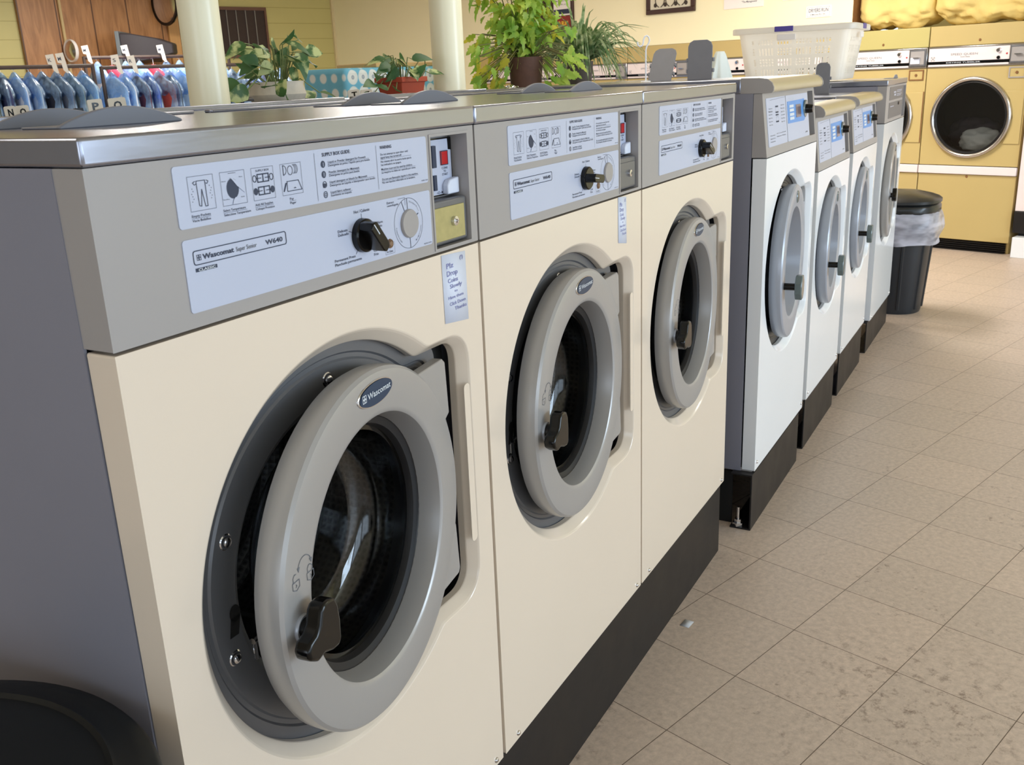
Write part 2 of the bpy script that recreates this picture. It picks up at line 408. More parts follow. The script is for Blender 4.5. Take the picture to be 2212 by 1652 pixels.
        bz = MB(); bz.lathe([(.0001, -.0022), (.0485, -.0022), (.0505, -.0012), (.051, 0)], 0, 0, 0, 40)
        bz.v = [(c + .0055 * a + x, yf + y, .2335 * a + z * .36) for x, y, z in bz.v]
        bz.build('badge_rim', M_['chrome'], dr)
        bz = MB(); bz.lathe([(.0001, -.0032), (.0475, -.0030)], 0, 0, 0, 40)
        bz.v = [(c + .0055 * a + x, yf + y, .2335 * a + z * .34) for x, y, z in bz.v]
        bd = bz.build('badge', M_['badge'], dr)
        tx = MB(); text(tx, 'Wascomat', c - .021 * a, .2305 * a, .0085, c + .046 * a, yf - .0038, bold=.012)
        ix, iz = c - .030 * a, .2345 * a
        for sx in (-1, 1):
            for sz in (-1, 1): line(tx, [(ix + sx * .0026 - .0022, iz + sz * .0028 - .0022), (ix + sx * .0026 + .0022, iz + sz * .0028 - .0022), (ix + sx * .0026 + .0022, iz + sz * .0028 + .0022), (ix + sx * .0026 - .0022, iz + sz * .0028 + .0022)], .0012, yf - .0038, True)
        tx.build('badge_lettering', M_['inkwhite'], dr)
    else:
        bz = MB(); bz.lathe([(.0001, -.0035), (.019, -.0035), (.022, -.001), (.022, 0)], c + .004, .224 * a, yf, 24); bz.build('round_badge', M_['knobg'], dr)
        bz = MB()
        for q_ in range(3):
            t = R_(90 + 120 * q_); line(bz, [(c + .004, .224 * a), (c + .004 + .015 * math.cos(t), .224 * a + .015 * math.sin(t))], .004, yf - .0038)
        bz.build('badge_emblem', M_['chrome'], dr)
        h = MB(); h.lathe([(.012, -.042), (.012, 0)], c - .215 * a, -.045, yf, 16); h.build('handle_stem', M_['black'], dr)
        h = MB(); oc = [(c - .215 * a + .036 * math.cos(R_(22.5 + 45 * i)), -.045 + .045 * math.sin(R_(22.5 + 45 * i))) for i in range(8)]
        h.prism(oc, yf - .062, yf - .038); h.build('door_handle', M_['knobg'], dr, bev=.004)
    return dr

def supply_lid(root, off, x, y0, y1, z, ln=.20, ang=0, h=.0215):
    """arched lid hinged at its far end (x); ang = how far it is tipped open"""
    m = MB(); n = 18; top = [(-ln + ln * i / n, .003 + h * math.sin(PI * i / n) ** .9) for i in range(n + 1)]
    poly = [(-ln, 0), (0, 0)] + top[::-1]
    w_ = y1 - y0
    if ang: m.prism([(0, 0), (0, w_), (-ln + .022, w_), (-ln + .008, w_ - .006), (-ln, w_ - .02), (-ln, .02), (-ln + .008, .006), (-ln + .022, 0)][::-1], 0, .005, 'z')
    else: m.prism(poly, 0, .009); m.prism([(-ln, 0), (0, 0), (0, .003), (-ln, .003)], .004, w_)
    if ang:
        for t in (.18, .45):
            m.box(-ln * (t + .1), -ln * t, -.006, 0, .0, .014); m.box(-ln * (t + .1), -ln * t, w_, w_ + .006, 0, .014)
    o = m.build('supply_lid', M_['liddark'] if ang else M_['lid'], root, bev=.0015)
    o.location = (x + off[0], y0 + off[1], z + off[2]); o.rotation_euler = (0, R_(ang), 0)
    return o

D_ = .86
def classic_washer(name, x0, Y, zb, dz, paint, label, group, al, dark=False):
    W = .746; zc, zg, zt = 1.304 + dz, 1.494 + dz, 1.523 + dz
    root = empty(name, (x0, Y, zb), 0, label, 'washing machine', group); off = (0, 0, -zb)
    cb = MB()
    for bx in ((0, .004, .046, D_ - .002, zb, zg - .001), (W - .004, W, .046, D_ - .002, zb, zg - .001), (0.004, W - .004, D_ - .008, D_ - .002, zb, zg - .001), (.004, W - .004, .05, D_ - .01, zb, zb + .006), (.004, W - .004, .055, .06, zb, .62 + dz)):
        cb.box(*bx)
    cb.build('cabinet', M_['side'], root, off)
    tc = MB(); tc.box(-.001, W + .0005, -.004, D_, zg, zt); tc.build('top_cover', M_['steel'], root, off, bev=.004, seg=3)
    tl = MB(); tl.box(.02, W - .02, .60, .62, zt, zt + .006); tl.box(.02, W - .02, D_ - .03, D_ - .01, zt, zt + .010); tl.build('rear_top_lip', M_['steel'], root, off, bev=.002)
    front_shell(root, paint, W, zb + .004, zc - .003, .375, .917 + dz, 1.0, off)
    screws(root, off, [(.055, zb + .018), (.716, zb + .018)])
    # control panel
    cp = MB(); rx0, rx1, rz0, rz1 = .617, .723, 1.311 + dz, 1.482 + dz
    O = [(.001, zc + .001), (W - .001, zc + .001), (W - .001, zg - .001), (.001, zg - .001)]
    Hh = [(rx0, rz0), (rx1, rz0), (rx1, rz1), (rx0, rz1)]
    cp.holed(O, [Hh], 0)
    cp.strip([(x, 0, z) for x, z in O], [(x, .048, z) for x, z in O])
    cp.strip([(x, -.0015, z) for x, z in Hh], [(x, .034, z) for x, z in Hh])
    H2 = [(rx0 - .004, rz0 - .003), (rx1 + .006, rz0 - .003), (rx1 + .006, rz1 + .004), (rx0 - .004, rz1 + .004)]
    cp.strip([(x, -.0015, z) for x, z in H2], [(x, -.0015, z) for x, z in Hh]); cp.strip([(x, 0, z) for x, z in H2], [(x, -.0015, z) for x, z in H2])
    cp.add([(rx0 - .06, .0345, rz0 - .002), (rx1, .0345, rz0 - .002), (rx1, .0345, rz1 + .002), (rx0 - .06, .0345, rz1 + .002)], [(0, 1, 2, 3)])
    cp.build('control_panel', M_['panel'], root, off, bev=.0012)
    lm = M_['label'] if not dark else M_['plate']
    l1 = MB(); l1.prism(rrect(.111, .605, 1.4165 + dz, 1.4845 + dz, .004), -.0012, .001); L1 = l1.build('instruction_label', lm, root, off)
    l2 = MB(); l2.prism(rrect(.111, .606, 1.322 + dz, 1.4045 + dz, .004), -.0012, .001); L2 = l2.build('dial_label', lm, root, off)
    return root, off, L1, L2, dz

def label_print(L1, L2, off, dz, variant=0):
    y = -.0018; t = MB()
    # four pictograms
    for i, (a, b) in enumerate(((.130, .168), (.179, .218), (.2295, .267), (.280, .318))):
        line(t, [(a, 1.472), (b, 1.472), (b, 1.434), (a, 1.434)], .0004, y, True)
    def T(s, a, z, h, b, **k): text(t, s, a, z, h, b, y, **k)
    T('Empty Pockets', .130, 1.4275, .0028, .158); T('Vacie Bolsillos', .130, 1.4225, .0028, .1575)
    T('Select Temperature', .178, 1.4275, .0028, .214); T('Seleccione Temperature', .1785, 1.4225, .0028, .222)
    T('Add All Supplies', .2305, 1.4275, .0028, .261); T('Coloque Provision', .2305, 1.4225, .0028, .263)
    for a, b in ((.130, .158), (.178, .216), (.230, .262), (.292, .303)): line(t, [(a, 1.4263), (b, 1.4263)], .00035, y)
    line(t, [(.3455, 1.480), (.3455, 1.420)], .0005, y); line(t, [(.478, 1.480), (.478, 1.420)], .0005, y)
    T('SUPPLY BOX GUIDE:', .361, 1.4748, .0044, .420, bold=.02); T('WARNING', .487, 1.4745, .0042, .515, bold=.02)
    for s, z, b in (('Liquid or Powder detergent for Prewash', 1.4655, .453), ('Detergente en polvo / liquido para pre-lavado', 1.4612, .462), ('Powder detergent for Mainwash', 1.4525, .437), ('Detergente en polvo para lavado', 1.4482, .437),
                    ('Liquid detergent or bleach for Mainwash', 1.4397, .453), ('Detergente en Liquido o blanqueador para lavado', 1.4352, .471), ('Liquid fabric softener', 1.4264, .415), ('Suavizante en Liquido', 1.4222, .416)):
        T(s, .372, z, .0028, b)
    for z, b in ((1.4645, .460), (1.4515, .438), (1.4387, .470), (1.4255, .418)): line(t, [(.372, z), (b, z)], .0003, y)
    for i, z in enumerate((1.465, 1.452, 1.439, 1.426)):
        if i < 2: disc(t, .3615, z, .0042, .0045, y)
        else: line(t, arcp(.3615, z, .0037, .004, 0, 360, 16), .0009, y)
        if i == 2: t.add([(.358, y, z - .004), (.3655, y, z - .002), (.3655, y, z + .001), (.358, y, z + .002)], [(0, 1, 2, 3)])
        if i == 3: line(t, arcp(.3615, z, .0018, .002, 0, 360, 8), .0007, y)
    for s, z, b in (('Do not attempt to open door until', 1.4655, .555), ('signal lamp has turned off.', 1.4612, .539), ('No intente abrir la puerta hasta que la', 1.4555, .563), ('luz indicadora se apague.', 1.4512, .537),
                    ('Machine must not be used by children', 1.4450, .564), ('La maquina no debe ser operada por ninos.', 1.4405, .573), ('Do not use flammable liquids in this machine.', 1.4310, .578), ('No use liquidos inflamable en la lavadora.', 1.4265, .570)):
        T(s, .4875, z, .0028, b)
    for z, b in ((1.4602, .563), (1.4440, .572), (1.4300, .578)): line(t, [(.4875, z), (b, z)], .0003, y)
    T('432 98 11 30 04', .586, 1.4195, .0018, .603)
    # trousers with empty pockets
    line(t, [(.1425, 1.4665), (.1435, 1.4395), (.1465, 1.4385), (.1495, 1.457), (.1525, 1.438), (.1560, 1.438), (.1555, 1.4665)], .0008, y, True)
    line(t, [(.1425, 1.4635), (.1395, 1.4625), (.1375, 1.465), (.1405, 1.4665)], .0007, y); line(t, [(.1555, 1.4635), (.1585, 1.4625), (.1605, 1.465), (.1575, 1.4665)], .0007, y)
    for q in range(12):
        s_ = -1 if q % 2 else 1; disc(t, .149 + s_ * (.0125 + .0012 * (q % 3)), 1.460 - .0014 * q, .0005, .0006, y, 6)
    disc(t, .197, 1.4525, .0095, .0115, y)          # dial being turned
    T('Hot/Caliente', .192, 1.4695, .0012, .204); T('Delicate', .1805, 1.4612, .0012, .187); T('Warm', .2085, 1.464, .0012, .214); T('Perm.Press', .1805, 1.4405, .0012, .190); T('Cold', .2085, 1.441, .0012, .214)
    if variant == 0: T('SUPPLY BOX', .237, 1.4672, .0024, .260)
    for zc_ in (1.4595, 1.4445):                    # compartments
        line(t, [(.239, zc_ + .0045), (.258, zc_ + .0045), (.258, zc_ - .0045), (.239, zc_ - .0045)], .0014, y, True); line(t, [(.2485, zc_ + .0045), (.2485, zc_ - .0045)], .0014, y)
        for s_ in (-1, 1):
            line(t, [(.2485 + s_ * .0035, zc_), (.2485 + s_ * .012, zc_)], .001, y)
            if zc_ > 1.45: line(t, arcp(.2485 + s_ * .0145, zc_, .003, .0038, 0, 360, 14), .0009, y)
            else: disc(t, .2485 + s_ * .0145, zc_, .0036, .0042, y)
    if variant == 0:
        T('Pay', .292, 1.4275, .0028, .299); T('Pagar', .292, 1.4225, .0028, .303)
        line(t, arcp(.285, 1.4645, .0055, .0058, -90, 90, 10), .0007, y); line(t, [(.285, 1.4705), (.285, 1.4585)], .001, y)
        line(t, arcp(.2975, 1.4635, .0045, .0055, 0, 360, 18), .0007, y)
        for e in (0.0, .0025, .005): line(t, arcp(.302 + e, 1.4645, .0045, .0056, -75, 85, 10), .0006, y)
        line(t, [(.290, 1.4505), (.311, 1.4505), (.3165, 1.4385), (.2895, 1.4385)], .0009, y, True)
        t.add([(.301, y, 1.441), (.3065, y, 1.441), (.304, y, 1.4425)], [(0, 1, 2)]); t.add([(.282, y, 1.4385), (.284, y, 1.4385), (.2895, y, 1.449), (.287, y, 1.449)], [(0, 1, 2, 3)])
    else:
        for q in range(2): t.add([(.284, y, 1.4545 - q * .015), (.291, y, 1.4545 - q * .015), (.291, y, 1.4665 - q * .015), (.284, y, 1.4665 - q * .015)], [(0, 1, 2, 3)])
        for q in range(4): T('abc'[:3], .294, 1.4625 - q * .007, .0022, .302)
    P1 = t.build('label_printing', M_['ink'], L1, (off[0], off[1], off[2] + dz), smooth=False)
    wf = MB()
    wf.add([(.1935, y - .0004, 1.4655), (.200, y - .0004, 1.463), (.216, y - .0004, 1.452), (.216, y - .0004, 1.4455), (.2035, y - .0004, 1.455), (.1975, y - .0004, 1.462)], [(0, 1, 2, 3, 4, 5)])
    wf.add([(.194, y - .0004, 1.4345), (.206, y - .0004, 1.4345), (.2035, y - .0004, 1.4405), (.1995, y - .0004, 1.4425), (.196, y - .0004, 1.4395)], [(0, 1, 2, 3, 4)])
    line(wf, [(.3615, 1.4625), (.3615, 1.467)], .0008, y - .0004); line(wf, [(.3605, 1.4495), (.3605, 1.4545)], .0006, y - .0004); line(wf, [(.3625, 1.4495), (.3625, 1.4545)], .0006, y - .0004)
    wf.build('label_highlights', M_['label'], L1, (off[0], off[1], off[2] + dz), smooth=False)
    # lower label
    t = MB()
    line(t, rrect(.124, .277, 1.3752, 1.3908, .003, 3), .0011, y, True)
    T('Wascomat', .1375, 1.3802, .0056, .1865, bold=.03); T('W640', .240, 1.3797, .0056, .2705, bold=.02)
    for sx in (-1, 1):
        for sz in (-1, 1):
            a, b = .1320 + sx * .0016, 1.3830 + sz * .0017; line(t, [(a - .0013, b - .0013), (a + .0013, b - .0013), (a + .0013, b + .0013), (a - .0013, b + .0013)], .0006, y, True)
    t.add([(.125, y, 1.3672), (.1575, y, 1.3672), (.1575, y, 1.3714), (.125, y, 1.3714)], [(0, 1, 2, 3)])
    T('Hot / Caliente', .4165, 1.3935, .0040, .452); T('Warm', .465, 1.3725, .0036, .4805); T('Tibio', .4655, 1.3675, .0036, .4785)
    T('Delicate', .379, 1.3725, .0036, .3995); T('Delicado', .379, 1.3675, .0036, .401); T('Permanent Press', .367, 1.3345, .0036, .412); T('Planchado permanente', .367, 1.3290, .0036, .4255)
    T('Cold', .4545, 1.3345, .0036, .466); T('Frio', .4545, 1.3290, .0036, .465)
    T('Extract', .494, 1.3965, .0032, .511); T('centrifugado', .494, 1.3925, .0028, .522); T('In Use', .4855, 1.3275, .0030, .500)
    line(t, [(.4325, 1.3915), (.4325, 1.383)], .0007, y); line(t, [(.402, 1.3715), (.412, 1.3685)], .0007, y); line(t, [(.414, 1.3385), (.4185, 1.3435)], .0007, y)
    line(t, [(.482, 1.3415), (.505, 1.3415), (.505, 1.3255), (.482, 1.3255)], .0003, y, True)
    line(t, arcp(.545, 1.3625, .0367, .0370, 0, 360, 60), .0005, y)
    for a in (92, 115, 272): line(t, [(.545 + .0215 * math.cos(R_(a)), 1.3625 + .0215 * math.sin(R_(a))), (.545 + .0365 * math.cos(R_(a)), 1.3625 + .0368 * math.sin(R_(a)))], .0010, y)
    line(t, [(.521, 1.4008), (.539, 1.4008), (.539, 1.390)], .0005, y)
    def arctext(s, r_, a0, a1, h):
        n = len(s)
        for i, ch in enumerate(s):
            if ch == ' ': continue
            a = a0 + (a1 - a0) * i / (n - 1); m = MB(); text(m, ch, 0, 0, h, None, y, xs=.62); th = R_(a - 90 if a1 < a0 else a + 90)
            cx, cz = .545 + r_ * math.cos(R_(a)), 1.3625 + r_ * math.sin(R_(a))
            t.add([(cx + p[0] * math.cos(th) - p[2] * math.sin(th), y, cz + p[0] * math.sin(th) + p[2] * math.cos(th)) for p in m.v], m.f)
    arctext('Enjuague/Rinse', .0305, 82, 30, .0026); arctext('Prewash/Prelavado', .0335, 185, 230, .0026); arctext('Mainwash/Lavado', .0335, 300, 345, .0026)
    T('432 98 01 26 04', .582, 1.3245, .0018, .602)
    line(t, [(.566, 1.3715), (.571, 1.374)], .0014, y)
    t.build('label_printing', M_['ink'], L2, (off[0], off[1], off[2] + dz), smooth=False)
    t = MB(); text(t, 'Super Senior', .190, 1.3800, .0052, .2245, y); t.build('grey_lettering', M_['inkgrey'], L2, (off[0], off[1], off[2] + dz), smooth=False)
    t = MB(); text(t, 'CLASSIC', .1285, 1.3679, .0028, .1545, y - .0004, bold=.02); t.build('reversed_lettering', M_['inkwhite'], L2, (off[0], off[1], off[2] + dz), smooth=False)

def classic_controls(root, off, dz, knob_ang):
    o3 = (off[0], off[1], off[2] + dz)
    kb = MB(); kb.lathe([(.0001, -.010), (.021, -.010), (.0232, -.008), (.0238, -.001), (.0238, 0)], 0, 0, 0, 40)
    K = kb.build('temperature_knob', M_['black'], root); K.location = (.4315 + o3[0], -.0012 + o3[1], 1.3620 + o3[2])
    gp = MB(); gp.prism([(-.0085, .020), (-.0085, -.020), (-.005, -.026), (.005, -.026), (.0085, -.020), (.0085, .020), (0, .0245)], -.032, -.009)
    G = gp.build('knob_grip', M_['black'], K, bev=.0015); G.rotation_euler = (0, R_(knob_ang), 0)
    pl = MB(); pl.box(-.0007, .0007, -.0327, -.0315, .004, .022); pl.build('knob_pointer_line', M_['inkwhite'], G)
    dl = MB(); dl.lathe([(.0001, -.0045), (.0200, -.0045), (.0212, -.003), (.0214, 0)], .5455 + o3[0], 1.3620 + o3[2], -.001, 36)
    dl.build('program_dial', M_['panel'], root)
    lp = MB(); lp.lathe([(.0001, -.0035), (.0035, -.003), (.005, -.0012), (.0062, -.0022), (.0072, 0)], .4945 + o3[0], 1.3400 + o3[2], -.001, 20); lp.build('indicator_lamp', M_['rustlamp'], root)
    cm = MB(); cm.box(.62, .7215, .0285, .034, 1.386, 1.4765); CMo = cm.build('coin_acceptor', M_['black'], root, o3)
    cl = MB(); cl.prism([(.622, 1.3885), (.7165, 1.3885), (.7165, 1.4565), (.7085, 1.4575), (.7075, 1.4745), (.622, 1.4745)], .0265, .029); cl.build('coin_label', M_['label'], CMo, o3)
    cl = MB(); cl.box(.6845, .7035, .0245, .027, 1.4345, 1.4560); cl.build('start_lamp', M_['red'], CMo, o3)
    cl = MB(); line(cl, [(.6845, 1.4345), (.7035, 1.4345), (.7035, 1.4560), (.6845, 1.4560)], .0014, .0242, True); text(cl, 'COINS', .687, 1.4275, .0035, .7045, .0262); text(cl, 'TO', .692, 1.4225, .0035, .699, .0262); text(cl, 'START', .687, 1.4175, .0035, .7045, .0262)
    text(cl, '-O-M', .668, 1.3898, .0038, .689, .0262); cl.box(.655, .6655, .0215, .0268, 1.432, 1.466); cl.box(.660, .668, .024, .0268, 1.396, 1.42)
    cl.build('coin_printing', M_['ink'], CMo, o3)
    cl = MB(); cl.prism([(.686, 1.388), (.7205, 1.388), (.7205, 1.4135), (.694, 1.4105), (.686, 1.403)], .0155, .027); cl.build('coin_chute', M_['paper'], CMo, o3, bev=.002)
    cb = MB(); cb.box(.612, .7205, .004, .0345, 1.3135, 1.3835); cbo = cb.build('coin_box', M_['plate'], root, o3, bev=.004, seg=3)
    cf = MB(); cf.box(.62, .7095, .0018, .0045, 1.3195, 1.3725); cf.build('coin_box_face', M_['brass'], cbo, o3, bev=.0008)
    cf = MB(); cf.lathe([(.0001, -.004), (.003, -.004), (.0032, -.006), (.0075, -.005), (.008, 0)], .676, 1.3475, .002, 20); cf.build('coin_box_lock', M_['chrome'], cbo, o3)

def classic_lids(root, off, zt):
    for y0, y1 in ((.262, .34), (.405, .483)): supply_lid(root, off, .380, y0, y1, zt)

ZB1 = .2574
r1, off1, L1, L2, dz1 = classic_washer('washing_machine', 0, 0, ZB1, 0, M_['cream'], 'cream front-loading washer nearest the camera, slate grey side showing, door ajar widest', 'cream washing machines', 8.3)
label_print(L1, L2, off1, 0); classic_controls(r1, off1, 0, -38); classic_lids(r1, off1, 1.523)
d1 = make_door(r1, off1, .375, .917, 1.0, 'classic', M_['ring'], .009, .70); d1.rotation_euler = (0, 0, R_(8.3))
index_kids()
def kid(o, nm): return [c for c in C.objects if c.parent == o and c.name.split('.')[0] == nm]
r2_ = copy_tree(r1); r2_.location.x = .7502; r2_['label'] = 'middle cream washer of three, with a cream washer on either side of it'
kid(r2_, 'door')[0].rotation_euler = (0, 0, R_(4.7))
k = kid(r2_, 'temperature_knob')[0]; kid(k, 'knob_grip')[0].rotation_euler = (0, R_(-82), 0)
r3_ = copy_tree(r1); r3_.location.x = 1.5004; r3_['label'] = 'third cream washer, its right side facing the gap before the first white washer'
kid(r3_, 'door')[0].rotation_euler = (0, 0, R_(4.4))
k = kid(r3_, 'temperature_knob')[0]; kid(k, 'knob_grip')[0].rotation_euler = (0, R_(-60), 0)
for q in (r2_, r3_):
    cb_ = kid(q, 'coin_box')[0]; fc = kid(cb_, 'coin_box_face')[0]; fc.data = fc.data.copy(); fc.data.materials[0] = M_['plate']
r1.rotation_euler = (0, R_(.18), 0); r1.location.x = -.003; r1.location.z += .0027

r7, off7, L1, L2, dz7 = classic_washer('washing_machine', 4.872, -.045, .178, -.051, M_['white'], 'last white washer of the row, laundry basket standing on it', 'white washing machines', 4, dark=True)
dwt = MB(); dwt.box(.44, .475, -.004, 0, 1.332, 1.348); dwt.build('small_display', M_['black'], r7, (0, 0, off7[2]))
dwt = MB()
for a, b, z, h in ((.25, .33, 1.40, .008), (.27, .33, 1.385, .01), (.36, .55, 1.41, .003), (.36, .54, 1.402, .003), (.36, .55, 1.39, .003), (.36, .52, 1.382, .003), (.15, .28, 1.33, .004)): dwt.add([(a, -.002, z), (b, -.002, z), (b, -.002, z + h), (a, -.002, z + h)], [(0, 1, 2, 3)])
dwt.build('label_printing', M_['label'], r7, (0, 0, off7[2]))
dwt = MB(); dwt.box(.64, .70, .02, .034, 1.27, 1.42); dwt.build('coin_box', M_['liddark'], r7, (0, 0, off7[2]))
supply_lid(r7, off7, .60, .03, .09, 1.472, .12, 0, .018)
d7 = make_door(r7, off7, .375, .866, 1.0, 'classic', M_['ring'], .009, .70); d7.rotation_euler = (0, 0, R_(4.5))

def modern_washer(x0, Y, W, zb, zc, zr, zt, cz, k, al, label, lids):
    root = empty('washing_machine', (x0, Y, zb), 0, label, 'washing machine', 'white washing machines'); off = (0, 0, -zb)
    sx = W / .74; cx = W / 2; Dd = .82
    cb = MB()
    for bx in ((0, .004, .049, Dd, zb, zr), (W - .004, W, .049, Dd, zb, zr), (.004, W - .004, Dd - .01, Dd, zb, zr), (.004, W - .004, .1, Dd - .01, zb, zb + .006), (.004, W - .004, .07, .075, zb, cz - .3)): cb.box(*bx)
    cb.build('cabinet', M_['side'], root, off)
    front_shell(root, M_['white'], W, zb + .004, zc - .003, cx, cz, k, off, False)
    bs = MB(); bs.box(.004, W - .004, .01, .1, zb, zb + .012); bs.build('bottom_rail', M_['panel'], root, off)
    screws(root, off, [(.03, zb + .03), (W - .03, zb + .03)])
    slope = .022 / (zr - zc); S = lambda m: setattr(m, 'v', [(x, y + (z - zc) * slope, z) for x, y, z in m.v]) or m
    def mp(x, z): return (x * sx, zc + (z - 1.291) * (zr - zc) / .195)
    cp = MB(); O = [(.001, zc), (W - .001, zc), (W - .001, zr - .001), (.001, zr - .001)]
    (hx0, hz0), (hx1, hz1) = mp(.628, 1.317), mp(.715, 1.473)
    H = [(hx0, hz0), (hx1, hz0), (hx1, hz1), (hx0, hz1)]
    cp.holed(O, [H], 0); cp.strip([(x, 0, z) for x, z in H], [(x, .03, z) for x, z in H]); S(cp)
    cp.strip([(x, (z - zc) * slope, z) for x, z in O], [(x, .048, z) for x, z in O])
    cp.build('control_panel', M_['panel'], root, off, bev=.0015)
    cb = MB(); cb.prism(H, .025, .035); S(cb); cb.build('coin_slot_panel', M_['plate'], root, off)
    lb = MB()
    for a, b in ((.035, .283), (.292, .618)):
        p, q = mp(a, 1.32), mp(b, 1.469); lb.prism(rrect(p[0], q[0], p[1], q[1], .004), -.0012, .001)
    S(lb); LB = lb.build('panel_label', M_['label'], root, off)
    bl = MB(); P = [mp(.306, 1.378), mp(.535, 1.376), mp(.552, 1.38), mp(.575, 1.395), mp(.582, 1.415), mp(.575, 1.437), mp(.552, 1.452), mp(.535, 1.450), mp(.308, 1.449)]
    bl.prism(P, -.0024, -.001); S(bl); bl.build('blue_display_panel', M_['blue'], LB, off)
    ds = MB(); p, q = mp(.424, 1.392), mp(.497, 1.435); ds.box(p[0], q[0], -.0036, -.002, p[1], q[1]); S(ds); ds.build('display_window', M_['lcd'], LB, off, bev=.0008)
    pr = MB()
    for zz in (1.428, 1.415, 1.401, 1.388):
        p, q = mp(.330, zz), mp(.392, zz + .009); pr.add([(p[0], -.003, p[1]), (q[0], -.003, p[1]), (q[0], -.003, q[1]), (p[0], -.003, q[1])], [(0, 1, 2, 3)])
    p = mp(.345, 1.4555); text(pr, 'Wascomat', p[0], p[1], .006, mp(.42, 0)[0], -.0022)
    S(pr); pr.build('pale_printing', M_['inkwhite'], LB, off)
    pr = MB()
    for i, (a, b, zz) in enumerate(((.145, .18, 1.438), (.145, .18, 1.420), (.145, .18, 1.412), (.145, .18, 1.391))):
        p, q = mp(a, zz), mp(b, zz + .0045); pr.add([(p[0], -.002, p[1]), (q[0], -.002, p[1]), (q[0], -.002, q[1]), (p[0], -.002, q[1])], [(0, 1, 2, 3)])
    S(pr); pr.build('label_marks', M_['ink'], LB, off)
    pr = MB()
    random.seed(3)
    for a, b, z0_, n in ((.055, .10, 1.385, 5), (.215, .262, 1.388, 6), (.06, .105, 1.425, 2), (.06, .12, 1.333, 3), (.14, .26, 1.345, 2)):
        for i in range(n):
            p = mp(a, z0_ + i * .0105 * (1 if n > 3 else .9)); text(pr, random.choice(('Normal', 'Warm Wash', 'Delicate', 'Perm Press', 'Bright Colors', 'Cold')), p[0], p[1], .0034, mp(b, 0)[0], -.0019)
    for zz in (1.431, 1.401):
        p = mp(.163, zz); line(pr, arcp(p[0], p[1], .017, .008, 0, 360, 18), .0007, -.0019)
    p, q = mp(.08, 1.462), mp(.28, 1.466); line(pr, [p, q], .0008, -.0019)
    p = mp(.555, 1.333); text(pr, '640', p[0], p[1], .005, mp(.59, 0)[0], -.0019)
    S(pr); pr.build('grey_printing', M_['inkgrey'], LB, off)
    kx, kz = mp(.566, 1.415)
    kb = MB(); kb.lathe([(.0001, -.006), (.028, -.006), (.031, -.003), (.031, 0)], kx, kz, (kz - zc) * slope - .001, 28); K = kb.build('selector_bezel', M_['knobg'], root, off)
    kb = MB(); kb.lathe([(.0001, -.030), (.012, -.030), (.0145, -.027), (.0165, -.006)], kx, kz, (kz - zc) * slope - .001, 12); kb.build('selector_knob', M_['black'], K, off)
    # rolled top edge with end caps
    pf = [(.012, zr), (-.006, zr + .001), (-.0115, zr + .008), (-.012, zr + .018), (-.006, zr + .030), (.008, zr + .041), (.03, zt), (.09, zt + .0005), (.09, zr)]
    g = MB(); g.prism([(y, z) for y, z in pf][::-1], .008, W - .008, 'x'); g.build('rolled_top_edge', M_['gold'], root, off, ang=50)
    for a in (0, W - .009):
        g = MB(); g.prism([(y - (.0015 if y < .02 else 0), z + (.001 if z > zr + .02 else -.0005)) for y, z in pf][::-1], a, a + .009, 'x'); g.build('end_cap', M_['panel'], root, off, ang=50)
    tc = MB(); tc.box(-.001, W + .001, .09, Dd, zr, zt - .001); tc.build('top_cover', M_['steel'], root, off, bev=.003)
    d = make_door(root, off, cx, cz, k, 'modern', M_['ringw'], .009, cx + .325 * k); d.rotation_euler = (0, 0, R_(al))
    for (x, y0, y1, ln, ang) in lids: supply_lid(root, off, x * sx, y0, y1, zt - .001, ln, ang, .026)
    return root
modern_washer(2.461, -.045, .738, .212, 1.289, 1.486, 1.531, .893, 1.03, 5.0, 'first white washer after the cream ones, two dark supply lids standing open on top', [(.40, .31, .40, .135, 92), (.42, .47, .56, .135, 122)])
modern_washer(3.262, -.045, .665, .222, 1.166, 1.370, 1.415, .823, .93, 5.0, 'shorter white washer directly behind the taller first white washer', [(.38, .25, .33, .16, 0)])
modern_washer(4.006, -.045, .672, .222, 1.176, 1.378, 1.423, .835, .93, 4.0, 'shorter white washer beside the last tall white washer, one lid open against the basket', [(.55, .22, .29, .15, 90), (.5, .40, .48, .15, 0)])


